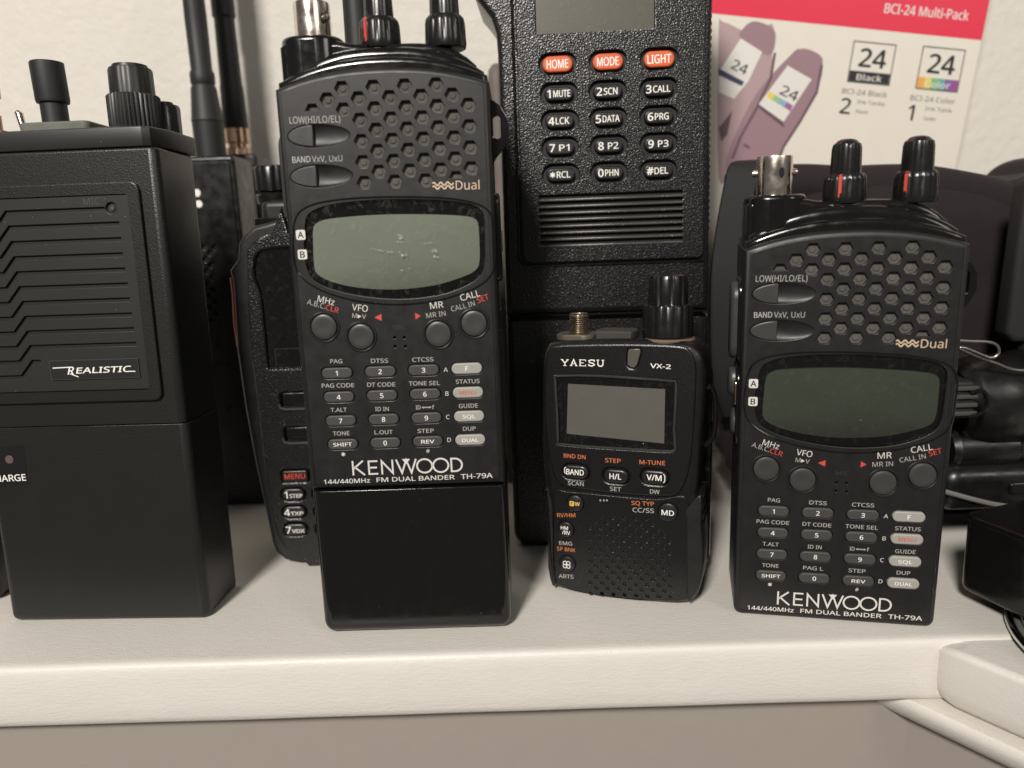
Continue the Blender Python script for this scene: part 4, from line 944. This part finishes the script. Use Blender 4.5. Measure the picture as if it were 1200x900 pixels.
# ================================================================== RADIOS HALF HIDDEN AT THE LEFT BACK
PG = Pose(-93.5, 265.0, 0.0, 0.5)
def keypad_radio():
    root = thing('handheld_radio', 'rounded black radio with red side stripe and red MENU key beside the tall radio', 'radio', PG)
    P = PG; g1 = lambda X, Y: P(220+X/6.667, 220+Y/6.667); g2 = lambda X, Y: P(240+X/3.2125, 400+Y/3.2143)
    x0 = P(275, 330)[0]; xr = x0+59
    def mir(pts, c): return [(2*c-a, b_) for a, b_ in reversed(pts)]
    c = (x0+xr)/2
    left = [P(360, 250), P(340, 252), g1(600, 275), g1(500, 300), g1(420, 370), g1(380, 440), g1(375, 560), g1(310, 650), P(270, 330), P(275, 410), P(285, 480), P(297, 545), P(309, 600), P(317, 638), P(322, 650), P(333, 659), P(350, 663), P(380, 664)]
    ol = left + [(2*c-a, b_) for a, b_ in reversed(left)]
    by = MB(); by.slab(ol, 1.5, 30, 1.6, 2, K_BODY, seg=4); by.build('body', root, angle=60)
    # front frame with display opening, stippled
    fo = cr_closed([g1(790, 352), g1(660, 355), g1(560, 385), g1(490, 450), g1(460, 560), P(293, 400), P(303, 480), P(312, 560), P(322, 615), P(333, 640), P(350, 649), P(380, 650)], 3)
    fo2 = fo + [(2*c-a, b_) for a, b_ in reversed(fo)]
    wl = cr_open([g1(790, 470), g1(660, 475), g1(570, 500), g1(530, 570), g1(530, 700), P(307, 350), P(312, 400), P(315, 432)], 3)
    win = wl + [(2*c-a, b_) for a, b_ in reversed(wl)]
    holes = [win]
    for (xa, ya, yb) in ((285, 192, 250), (300, 322, 378)):
        a = g2(xa, ya); b_ = g2(xa, yb); holes.append(rrect(a[0], b_[1], 2*c-a[0], a[1], 1.0, 3))
    kk = [('MENU', g2(342, 505)), (('1', 'STEP'), g2(334, 574)), (('4', 'TXP'), g2(338, 640)), (('7', 'VDX'), g2(343, 706))]
    rows = []
    for s_, q in kk: rows.append((s_, q[0], q[1])); holes.append(pill(q[0], q[1], 4.4 if s_ != 'MENU' else 4.9, 2.45, 5) if s_ != 'MENU' else rrect(q[0]-4.9, q[1]-2.3, q[0]+4.9, q[1]+2.3, .9, 3))
    x2 = g2(424, 574)[0]+1.2
    for (s_, u, v) in rows[1:]: holes.append(pill(x2+1.6, v, 4.4, 2.45, 5))
    f = MB(); f.plate(fo2, holes, -.6, 1.4, STIP, .8); f.build('front_frame', root, angle=45)
    d = MB(); d.slab(inset(ccw(win), -.4), .9, 1.3, 0, 0, K_LENS); d.build('display', root, smooth=False)
    gl = MB(); gl.poly(inset(ccw(win), .15), .25, GLASSC); gl.build('display_glass', root, smooth=False)
    ln = MB(); a = P(336, 409); ln.stroke([(P(321, 409)[0], a[1]-6), (P(321, 409)[0]+.0, a[1]), (P(360, 408)[0], a[1])], .22, .86, K_ROUND); ln.build('display_frame_line', root, smooth=False)
    for (xa, ya, yb) in ((285, 192, 250), (300, 322, 378)):
        a = g2(xa, ya); b_ = g2(xa, yb); s = MB(); s.slab(rrect(a[0]+.3, b_[1]+1.0, 2*c-a[0]-.3, a[1]-.1, .8, 3), -.35, 1.2, .6, 0, K_GLOSS); s.build('menu_bar_key', root)
        s = MB(); s.tube([(a[0]-.9, -.65, b_[1]+1.4), (a[0]-.2, -.8, b_[1]), (a[0]+1.5, -.8, b_[1]-.5), (2*c-a[0]-1.5, -.8, b_[1]-.5)], .55, mat('dull silver trim', (.22, .22, .21), .3, metal=.9), 8); s.build('silver_trim', root)
    for s_, u, v in rows:
        kb = MB()
        if s_ == 'MENU':
            kb.slab(rrect(u-4.6, v-2.0, u+4.6, v+2.0, .8, 3), -1.0, 1.0, .4, 0, V_KEY); kb.text('MENU', (u-3.7, v-.95), (u+3.7, v-.9), 1.9, -1.05, K_RED, .018)
        else:
            kb.slab(pill(u, v, 4.1, 2.1, 6), -1.0, 1.0, .5, 0, V_KEY); kb.text(s_[0], (u-3.2, v-1.3), (u-1.7, v-1.3), 2.6, -1.05, PRINTW, .02); kb.text(s_[1], (u-1.2, v-1.2), (u+3.4, v-1.2), 1.4, -1.05, PRINTW, .018)
        kb.build('key', root, label='key with red lettering' if s_ == 'MENU' else None)
    for (s_, u, v) in rows[1:]:
        kb = MB(); kb.slab(pill(x2+1.6, v, 4.1, 2.1, 6), -1.0, 1.0, .5, 0, V_KEY); kb.text({'1': '2', '4': '5', '7': '8'}[s_[0]], (x2-1.3, v-1.3), (x2+.2, v-1.3), 2.6, -1.05, PRINTW, .02); kb.build('key', root)
    st = MB(); pts = [P(269, 326), P(271, 345), P(273, 380), P(276, 408)]; st.tube([(a-.25, 3.5, b_) for a, b_ in pts], [.9, .8, .8, .6], mat('red side stripe', (.55, .06, .03), .4), 8); st.build('side_stripe', root)
    # top plate with chrome edge, knob, antenna
    t = MB(); a = P(283, 258); t.slab(rrect(a[0]+1.5, 5, 2*c-a[0]-1.5, 27, 3, 4), a[1]-6, a[1]+.6, .2, .5, K_GLOSS, ax=TOP)
    t.slab(rrect(a[0]+4.5, 6, 2*c-a[0]-4.5, 26, 3, 4), a[1]-1, P(320, 234, 10)[1], .2, 2.5, K_BODY, ax=TOP); t.build('top_plate', root, angle=50)
    kx = P(322, 215, 14)[0]; z0 = P(322, 236, 14)[1]; z1_ = P(322, 194, 14)[1]
    kn = MB(); kn.lathe(kx, 14, [(6.6, z0-1), (6.9, z0), (7.0, z0+2), (6.0, z0+3.2), (7.3, z0+3.6), (7.4, z1_-1.5), (6.9, z1_-.4), (5.5, z1_), (.2, z1_)], KNOB, 96, 10, .08, (z0+3.5, z1_-.8), sharp=4); kn.build('volume_knob', root)
    ax = (P(404, 10, 14)[0]+P(430, 10, 14)[0])/2; an = MB()
    an.lathe(ax, 14, [(5.5, z0-2), (5.5, z0+6), (4.6, z0+8), (4.5, z0+40), (4.1, z0+90), (3.6, z0+100), (.3, z0+101)], RUBBER, 32); an.build('antenna', root)
keypad_radio()

def back_radio_a():
    Y = 330.0; p = lambda px, py: ony(px, py, Y)
    c = p(262, 594); x1 = c.x+20.5; x0 = x1-52
    pose = Pose(x1, Y, 0, 0); P = pose
    root = thing('handheld_radio', 'slim black radio with two white marks and tapered antenna, behind the louvre-grille radio', 'radio', pose)
    z = P(260, 181)[1]
    b = MB(); b.slab(rrect(-52, .1, 1.0, z-.2, (3, 3, 2, 2.5), 4), 1.0, 26, 1.5, 2, SATIN, seg=4); b.build('body', root, angle=50)
    # front face with holes
    holes = []
    for r in range(13):
        for k in range(-2, 3):
            X = 228+k*12+(6 if r % 2 else 0)+r*.75; Y_ = 292+r*7.0
            if X > 252+r*.6: continue
            q = P(X, Y_-2); holes.append([(q[0]+1.45*math.cos(PI/3*i), q[1]+1.35*math.sin(PI/3*i)) for i in range(6)])
    f = MB(); edge = P(262, 200)[0]+2.5
    f.plate(rrect(-49.5, 6, edge, z-3, 1.5, 4), holes, 0, 1.1, SATIN, .2); f.poly([(-20, 60), (edge-1, 60), (edge-1, 130), (-20, 130)], 1.0-.02, K_BLACK)
    for q, w, h in ((P(231, 226), 1.4, 1.6), (P(233, 239), 1.5, 1.5)): f.slab(ell(q[0], q[1], w, h, 14), -.05, .1, 0, 0, PRINTW)
    f.build('front_face', root, angle=40)
    ax = (P(226, 150, 12)[0]+P(262, 150, 12)[0])/2; zz = lambda y: P(245, y, 12)[1]
    r = lambda a, b_, y: (P(b_, y, 12)[0]-P(a, y, 12)[0])/2
    an = MB(); an.lathe(ax, 12, [(r(227, 262, 172), z-2), (r(227, 262, 150), zz(143)), (r(227, 263, 150)*1.02, zz(142)), (r(227, 262, 150), zz(140)), (r(227, 256, 100), zz(104)), (r(227, 253, 100), zz(100)), (r(226, 254, 90), zz(97)), (r(226, 254, 85), zz(86)), (r(227, 251, 80), zz(82)),
                             (r(217, 242, 30), zz(20)), (r(217, 240, 0), zz(-60)), (r(217, 238, 0)*.9, zz(-140)), (.3, zz(-141))], RUBBER, 40)
    an.build('antenna', root, angle=30)
back_radio_a()
def back_radio_b():
    Y = 358.0; x1 = ony(300, 184, Y).x; pose = Pose(x1, Y, 0, 0); P = pose
    root = thing('handheld_radio', 'dark radio farthest back near the wall, thick antenna on a coppery connector', 'radio', pose)
    z = P(280, 180)[1]
    b = MB(); b.slab(rrect(-50, .1, 0, z, (3, 3, 2, 2), 4), 0, 20, 1.5, 2, K_BODY); b.build('body', root, angle=50)
    ax = (P(263, 160, 10)[0]+P(292, 160, 10)[0])/2; rr = (P(292, 160, 10)[0]-P(264, 160, 10)[0])/2; zc = P(278, 151, 10)[1]; zq = lambda y: P(270, y, 10)[1]
    c = MB(); c.lathe(ax, 10, [(rr, z-.5), (rr, z+3.0), (rr*.8, z+3.6), (rr*.8, z+5.2), (rr*.98, z+5.8), (rr*.98, zc)], COPPER, 60, 10, .12, (z, zc), sharp=1); c.build('antenna_connector', root, angle=30)
    a = MB(); a.lathe(ax, 10, [(rr*.95, zc), (rr*1.02, zc+1), (rr*.93, zq(102)), (rr*.88, zq(98)), (rr*.80, zq(22)), (rr*.92, zq(19)), (rr*.92, zq(10)), (rr*.85, zq(-100)), (.3, zq(-102))], RUBBER, 40); a.build('antenna', root, angle=30)
back_radio_b()
# brownish antenna tip seen between the tall radio and the big radio
_q = ony(580, 88, 352.0)
o = MB(); o.lathe(0, 0, [(4.2, 0), (4.2, _q.z-3), (3.6, _q.z+2), (2.0, _q.z+4.2), (.3, _q.z+4.8)], mat('brown grey rubber', (.14, .12, .105), .6, vary=.3), 28)
o = o.build('antenna'); o.location = Vector((_q.x+.8, 352, 0))*MM; tag(o, 'thin brownish antenna tip between the tall dual band radio and the big radio', 'antenna')

# ================================================================== INK BOX
def ink_box():
    Y = 350.0; roll = math.radians(-7.2)
    # rotated frame: origin at the box's lower right corner region
    O = ony(1120, 200, Y)
    ca, sa = math.cos(roll), math.sin(roll)
    def P(px, py):
        w = ony(px, py, Y); dx, dz = w.x-O.x, w.z-O.z
        return (dx*ca+dz*sa, -dx*sa+dz*ca)
    H0 = -50.0; W = 150; top = 130
    root = thing('ink_box', 'white and crimson cardboard ink box with two 24 squares, tilted in front of the wall', 'box', loc=(O.x, Y, O.z))
    root.rotation_euler = (0, -roll, 0)
    card = mat('glossy white card', (.74, .70, .62), .35, vary=.03, bump=[('noise', .05, .2, .6)]); red = mat('crimson card print', (.72, .035, .075), .35); dark = mat('black print', (.02, .02, .02), .5)
    grey = mat('grey print', (.12, .11, .11), .5); tank = mat('mauve print', (.30, .19, .22), .5); tank2 = mat('pale mauve print', (.42, .30, .31), .5); lab = mat('label white', (.72, .70, .66), .5); tankd = mat('dark mauve print', (.12, .07, .085), .5)
    bx = MB(); bx.slab(rrect(-W, H0-35, 0, top, .6, 3), 0, 30, .5, .5, card)
    bandz = (P(1155, 45)[1]+P(860, 21)[1])/2
    bx.poly([(-W+.1, bandz), (-.4, bandz), (-.4, top-.4), (-W+.1, top-.4)], -.05, red)
    D = -.1
    bx.text('BCI-24 Multi-Pack', P(1036, 15), P(1134, 24), 3.7, D, lab, .02)
    for (x0, y0, x1, y1, kind) in ((994, 50, 1046, 98, 'Black'), (1074, 56, 1126, 106, 'Color')):
        a, b_ = P(x0, y1-1), P(x1, y0+2); u0, u1 = P(x0-1, y1-3)[0], P(x1-4, y1)[0]; v0, v1 = P((x0+x1)/2, y1)[1], P((x0+x1)/2, y0)[1]
        u1 = u0+ (P(x1, y0)[0]-P(x0+2, y0)[0])
        bx.stroke([(u0, v0), (u1, v0), (u1, v1), (u0, v1)], .5, D, grey, True)
        bx.text('24', (u0+3.6, v0+(v1-v0)*.40), (u1-3.2, v0+(v1-v0)*.40), (v1-v0)*.44, D, dark, .03)
        zt = v0+(v1-v0)*.28
        if kind == 'Black': bx.poly([(u0+.3, v0+.3), (u1-.3, v0+.3), (u1-.3, zt), (u0+.3, zt)], D, dark)
        else:
            cs = [(.75, .38, .10), (.72, .60, .12), (.2, .45, .2), (.12, .38, .35), (.22, .12, .35), (.28, .08, .26)]
            for i, cc in enumerate(cs):
                ua = u0+.3+(u1-u0-.6)*i/6; ub = u0+.3+(u1-u0-.6)*(i+1)/6
                bx.poly([(ua, v0+.3), (ub, v0+.3), (ub, zt), (ua, zt)], D, mat('spectrum print %d' % i, cc, .5))
        bx.text(kind, (u0+(u1-u0)*.2, v0+1.0), (u1-(u1-u0)*.2, v0+1.0), 2.4, D-.05, lab, .02)
        bx.text('BCI-24 '+kind, (u0-1.5, v0-5.0), (u1, v0-5.0), 2.1, D, grey, .01)
        bx.text('2' if kind == 'Black' else '1', (u0-1.5, v0-13.2), (u0+(3.6 if kind == 'Black' else 1.4), v0-13.2), 6.3, D, dark, .02)
        bx.text('Ink Tanks' if kind == 'Black' else 'Ink Tank', (u0+6, v0-8.6), (u1-.5, v0-8.6), 1.6, D, grey); bx.text('Noir' if kind == 'Black' else 'Couleur', (u0+6, v0-12.6), (u0+11.5, v0-12.6), 1.6, D, grey)
    # pictured cartridges
    def pic(pts, m, d, sm=0):
        q = [P(*t) for t in pts]; bx.poly(cr_closed(q, 4) if sm else q, d, m)
    pic([(848, 26), (882, 40), (905, 28), (905, 60), (901, 95), (868, 160), (855, 200), (842, 205), (842, 40)], tank2, D, 1)
    pic([(940, 58), (963, 74), (955, 110), (918, 172), (908, 200), (850, 202), (880, 120), (925, 66)], tank, D-.04, 1)
    pic([(944, 58), (958, 62), (965, 72), (956, 92), (930, 78), (934, 64)], tankd, D-.06) if False else None
    pic([(940, 57), (955, 61), (964, 70), (960, 86), (956, 91), (929, 78), (933, 64)], tank, D-.06, 1)
    pic([(884, 25), (902, 31), (909, 42), (901, 65), (868, 45), (872, 32)], tank, D-.06, 1)
    pic([(868, 45), (893, 61), (877, 95), (860, 116), (842, 108), (842, 85)], lab, D-.09)
    pic([(842, 80), (872, 96), (869, 101), (842, 88)], mat('navy print', (.04, .045, .10), .5), D-.12)
    pic([(889, 122), (923, 77), (951, 93), (918, 143)], lab, D-.09)
    pic([(887, 125), (889, 121), (918, 143), (919, 150)], tankd, D-.08)
    for i, cc in enumerate(((.75, .6, .1), (.3, .5, .3), (.25, .4, .55), (.3, .12, .3))):
        x = 901+i*7; y = 107+i*4.2; pic([(x, y), (x+7, y+4.2), (x+4, y+11), (x-3, y+6)], mat('swatch print %d' % i, cc, .5), D-.12)
    bx.text('24', P(913, 110), P(932, 119), 4.0, D-.13, dark, .02); bx.text('24', P(856, 80), P(873, 88), 4.0, D-.13, dark, .02)
    pic([(842, 150), (858, 130), (852, 158), (845, 166)], tankd, D-.05)
    for pl in ([(963, 76), (957, 108), (937, 143), (918, 172), (909, 198)], [(908, 62), (903, 92), (886, 128), (868, 160), (858, 186)]):
        bx.stroke([P(*t) for t in pl], 1.1, D-.075, tankd)
    bx.stroke([P(*t) for t in [(924, 76), (905, 102), (880, 138), (862, 172)]], .7, D-.072, tank2)
    pic([(872, 168), (879, 172), (878, 175), (871, 171)], tankd, D-.07)
    bx.build('carton', root, smooth=False)
ink_box()

# ================================================================== DARK CLOTH BAG AND THINGS AT THE RIGHT
CLOTH = mat('dark plum cloth', (.0105, .0068, .0077), .9, sheen=.04, vary=.2, bump=[('weave', 1.6, .4, .15), ('noise', .12, .6, 1.5)])
WEB = mat('dark webbing', (.010, .011, .0108), .75, bump=[('weave', 2.0, .6, .2)])
def blob(mb, c, r, m, amp=.06, fr=.03, ex=2.6, seed=0, nu=64, nv=40, squash=0):
    vs = []; fs = []
    sp = lambda x, e: math.copysign(abs(x)**e, x)
    for j in range(nv+1):
        ph = -PI/2+PI*j/nv
        for i in range(nu):
            th = 2*PI*i/nu; e = 2/ex
            x = sp(math.cos(ph), e)*sp(math.cos(th), e); y = sp(math.cos(ph), e)*sp(math.sin(th), e); z = sp(math.sin(ph), e)
            P = Vector((c[0]+x*r[0], c[1]+y*r[1], c[2]+z*r[2]))
            k = 1+amp*(noise.noise(P*fr+Vector((seed, 0, 0)))*1.6+.5*noise.noise(Vector((P.x*fr*2.2, P.y*fr*2, P.z*fr*4))+Vector((0, seed, 0))))
            if squash:          # slack folds running down and across the cloth
                k += squash*math.sin(P.z*.16+P.x*.05+3*noise.noise(P*.02))*abs(math.cos(ph))
                k += squash*.6*max(0, math.sin(P.x*.14+2.5*noise.noise(P*.03+Vector((5, 1, 2)))))*(1-abs(z)**3)
            vs.append((c[0]+x*r[0]*k, c[1]+y*r[1]*k, max(.3, c[2]+z*r[2]*k)))
    for j in range(nv):
        for i in range(nu): fs.append((j*nu+i, j*nu+(i+1) % nu, (j+1)*nu+(i+1) % nu, (j+1)*nu+i))
    mb.add(vs, fs, m)
def bag():
    root = thing('cloth_bag', 'soft dark plum cloth bag slumped behind the right-hand radios', 'bag', loc=(0, 0, 0))
    Y = 312
    a = ony(845, 200, Y); b_ = ony(1300, 600, Y)
    tp = ony(980, 196, Y).z
    mb = MB(); blob(mb, ((a.x+b_.x)/2+4, Y, tp*.46), ((b_.x-a.x)/2, 24, tp*.50), CLOTH, .05, .03, 4.5, 3, 110, 70, .05)
    mb.build('pouch', root, angle=90)
    # rolled top fold, drooping to the right
    f = MB(); pts = cr_open([(a.x+2, Y-4, tp-9), (a.x+25, Y-6, tp-6), (ony(980, 210, Y).x, Y-8, tp-8), (ony(1060, 220, Y).x, Y-10, tp-9), (ony(1130, 228, Y).x, Y-11, ony(1130, 232, Y).z), (ony(1180, 250, Y).x, Y-11, ony(1180, 252, Y).z), (ony(1240, 270, Y).x, Y-10, ony(1240, 275, Y).z)], 8)
    f.tube(pts, [8+2.2*noise.noise(Vector((i*.07, 1, 2))) for i in range(len(pts))], CLOTH, 28); f.build('rolled_flap', root, angle=90)
    g = MB(); q = ony(1215, 225, Y+8); blob(g, (q.x, Y+8, q.z-2), (19, 14, 17), CLOTH, .09, .05, 2.4, 9, 64, 40, .04); g.build('side_lobe', root, angle=90)
    s = MB(); x = ony(862, 300, 285)
    pts = [(x.x+5, 292, 44), (x.x-1, 287, 62), (x.x-3, 284, 100), (x.x+3, 288, ony(870, 205, 285).z), (x.x+9, 296, ony(885, 185, 285).z)]
    pts = cr_open(pts, 6); vs = []
    for p in pts:
        for dx, dy in ((-6, 0), (5, -1), (5, 1), (-6, 2)): vs.append((p[0]+dx, p[1]+dy, p[2]))
    fs = []
    for i in range(len(pts)-1):
        for k in range(4): fs.append((i*4+k, i*4+(k+1) % 4, (i+1)*4+(k+1) % 4, (i+1)*4+k))
    fs += [(0, 1, 2, 3), tuple(range(len(vs)-4, len(vs)))]
    s.add(vs, fs, WEB); s.build('strap', root, angle=60)
bag()
def pouch():
    Y = 262; a, c = ony(1186, 212, Y+8), ony(1162, 396, Y+8)
    o = MB(); o.slab([(c.x, c.z+3), (c.x+3, c.z-.5), (c.x+60, c.z-3), (c.x+60, a.z+2), (a.x+3, a.z+1), (a.x, a.z-2)], Y, Y+8, 2.0, 1.5, WEB, seg=4)
    o.slab([(c.x+8, .2), (c.x+58, .2), (c.x+58, c.z), (c.x+8, c.z)], Y+1, Y+7, 2, 2, WEB)
    root = o.build('webbing_holster', angle=50); tag(root, 'dark webbing holster standing at the right edge above the chrome wire loop', 'holster')
pouch()
def glossy_device():
    Y = 262
    root = thing('binoculars', 'glossy black optical device with rounded barrel behind the raised case at the right', 'binoculars', loc=(0, 0, 0))
    p = lambda px, py, y=Y: ony(px, py, y)
    m = MB(); A = p(1108, 595); B = p(1112, 520)
    x0 = A.x-8; m.slab(rrect(x0, A.z+2.5, x0+95, p(1150, 535).z, (5, 5, 6, 6), 6), Y-12, Y+20, 5, 5, SATIN, seg=6)
    m.slab(rrect(x0+22, A.z+9, x0+34, A.z+13.5, 1.5, 4), Y-13, Y-11, .6, 0, K_GLOSS)
    m.build('base', root, angle=60)
    e = MB(); pts = cr_open([(p(1105, 575, Y-12).x, Y-12.5, p(1105, 575, Y-12).z), (p(1140, 584, Y-12).x, Y-13.5, p(1140, 584, Y-12).z), (p(1175, 592, Y-12).x, Y-12.5, p(1175, 592, Y-12).z), (p(1240, 600, Y-12).x, Y-11, p(1240, 600, Y-12).z)], 5)
    e.tube(pts, .9, mat('grey rubber trim', (.16, .155, .145), .45), 8); e.build('edge_trim', root)
    b = MB(); c = p(1168, 470)
    b.lathe(Y+2, c.z, [(12, c.x-15), (15, c.x-12), (16.5, c.x-6), (16.5, c.x+4), (15.5, c.x+6), (17.4, c.x+7), (17.8, c.x+8), (17.8, c.x+60)], SATIN, 96, 30, .02, (c.x+7.5, c.x+60), axis='x')
    b.build('barrel', root, angle=30)
    b = MB(); c2 = p(1150, 525); b.lathe(Y-2, c2.z+1, [(6, c2.x-14), (7.2, c2.x-12), (7.4, c2.x+8), (6.4, c2.x+9), (6.4, c2.x+11), (8.2, c2.x+12), (8.4, c2.x+70)], SATIN, 40, axis='x'); b.build('hinge', root, angle=30)
    t = MB(); c3 = p(1136, 470, 240); t.slab(rrect(c3.x-4.5, c3.z-6.5, c3.x+3, c3.z+6.0, 1.5, 3), 242, 256, 1, 1, RUBBER)
    for i in range(4): t.slab(rrect(c3.x-4, c3.z-5.2+i*2.8, c3.x+3.5, c3.z-3.8+i*2.8, .4, 2), 240.8, 243, .3, 0, K_KEY)
    q = p(1146, 472, 240); t.tube(cr_open([(q.x-2, 241, q.z+3), (q.x+1, 240, q.z+4), (q.x+2.6, 239.5, q.z+1), (q.x+2, 239.5, q.z-3), (q.x-2, 241, q.z-5)], 5), .7, K_GLOSS, 8); t.build('adjuster', root)
glossy_device()
def wire_loop():
    Y = 246; p = lambda px, py: (ony(px, py, Y).x, Y, ony(px, py, Y).z)
    pts = [p(1122, 399), p(1140, 400), p(1160, 401), p(1170, 405), p(1173, 412), p(1170, 418), p(1163, 420), p(1150, 415), p(1135, 409), p(1130, 410), p(1150, 419), p(1175, 428), p(1195, 435), p(1225, 437)]
    pts = [(x, y+(i*.25), z) for i, (x, y, z) in enumerate(pts)]
    o = MB(); o.tube(cr_open(pts, 6), .5, mat('dull wire', (.42, .40, .37), .35, metal=1), 10); o = o.build('wire_loop', angle=80); tag(o, 'thin chrome wire loop sticking out beside the short radio', 'wire clip')
wire_loop()
def right_box():
    # glossy black box on a curved metal foot, corner towards the viewer
    zb = 5.0; c = onz(1119, 688, zb); yaw = math.radians(-70)
    h = ony(1127, 601, c.y).z-zb
    root = thing('black_case', 'glossy black rectangular case raised on a curved metal foot at the right edge', 'case', loc=(c.x, c.y, 0), rotz=yaw)
    m = MB(); m.slab(rrect(0, 0, 62, 46, 4.5, 7), zb, zb+h, 2.0, .9, K_GLOSS, ax=TOP, seg=4)
    m.build('case_body', root, angle=40)
    sm = MB(); sm.tube([(x, y, zb+h-1.6) for x, y in inset(rrect(0, 0, 62, 46, 4.5, 7), -.03)], .2, SATIN, 6, True); sm.build('lid_seam', root)
    def loc(wx, wy): dx, dy = wx-c.x, wy-c.y; return (dx*math.cos(yaw)+dy*math.sin(yaw), -dx*math.sin(yaw)+dy*math.cos(yaw))
    fx, fy = loc(190.5, 185); f = MB()
    for R_, z_, r_ in ((50, 1.3, 1.25), (46.8, 3.2, .9), (43.8, 4.0, .7)):
        f.tube([(fx+R_*math.cos(2*PI*i/120), fy+R_*math.sin(2*PI*i/120), z_) for i in range(120)], r_, STEEL, 12, True)
    f.slab(ell(fx, fy, 49, 49, 90), .5, 2.2, 0, .4, mat('smoky clear foot', (.30, .29, .27), .15, metal=.5), ax=TOP)
    f.slab(ell(fx, fy, 43.5, 43.5, 90), 2.0, 4.9, 0, .4, MATS['smoky clear foot'], ax=TOP)
    f.build('metal_foot', root, angle=60)
right_box()

# ================================================================== CAMERA
cam = bpy.data.cameras.new('camera'); co = bpy.data.objects.new('camera', cam); COL.objects.link(co); SC.camera = co
cam.sensor_fit = 'HORIZONTAL'; cam.sensor_width = 36; cam.lens = FPX/1200*36
cam.clip_start = .01; cam.clip_end = 20
R3 = Matrix((CR, CU, -_fw)).transposed()
co.matrix_world = Matrix.Translation(CAM*MM) @ R3.to_4x4()
cam.dof.use_dof = True; cam.dof.focus_distance = .236; cam.dof.aperture_fstop = 8.5

# ================================================================== LIGHT: a room's ceiling lamp above and a little left behind the viewer
w = bpy.data.worlds.new('World'); SC.world = w; w.use_nodes = True
bg = w.node_tree.nodes['Background']; bg.inputs[0].default_value = (1.0, .95, .89, 1); bg.inputs[1].default_value = .12
def area(name, loc, target, size, power, col):
    l = bpy.data.lights.new(name, 'AREA'); l.shape = 'DISK'; l.size = size; l.energy = power; l.color = col
    o = bpy.data.objects.new(name, l); COL.objects.link(o); o.location = loc
    d = Vector(target)-Vector(loc); o.rotation_euler = d.to_track_quat('-Z', 'Y').to_euler(); return o
area('ceiling_lamp', (-.42, -1.03, 1.0), (0, .25, .05), .26, 31, (1, .94, .875))
area('second_lamp', (.9, -.9, .9), (0, .25, .05), .5, 4, (1, .945, .87))
SC.view_settings.view_transform = 'Standard'; SC.view_settings.look = 'None'; SC.view_settings.exposure = 0; SC.view_settings.gamma = 1
SC.cycles.use_denoising = True
SC.cycles.max_bounces = 8; SC.cycles.transparent_max_bounces = 8
SC.cycles.caustics_reflective = False; SC.cycles.caustics_refractive = False
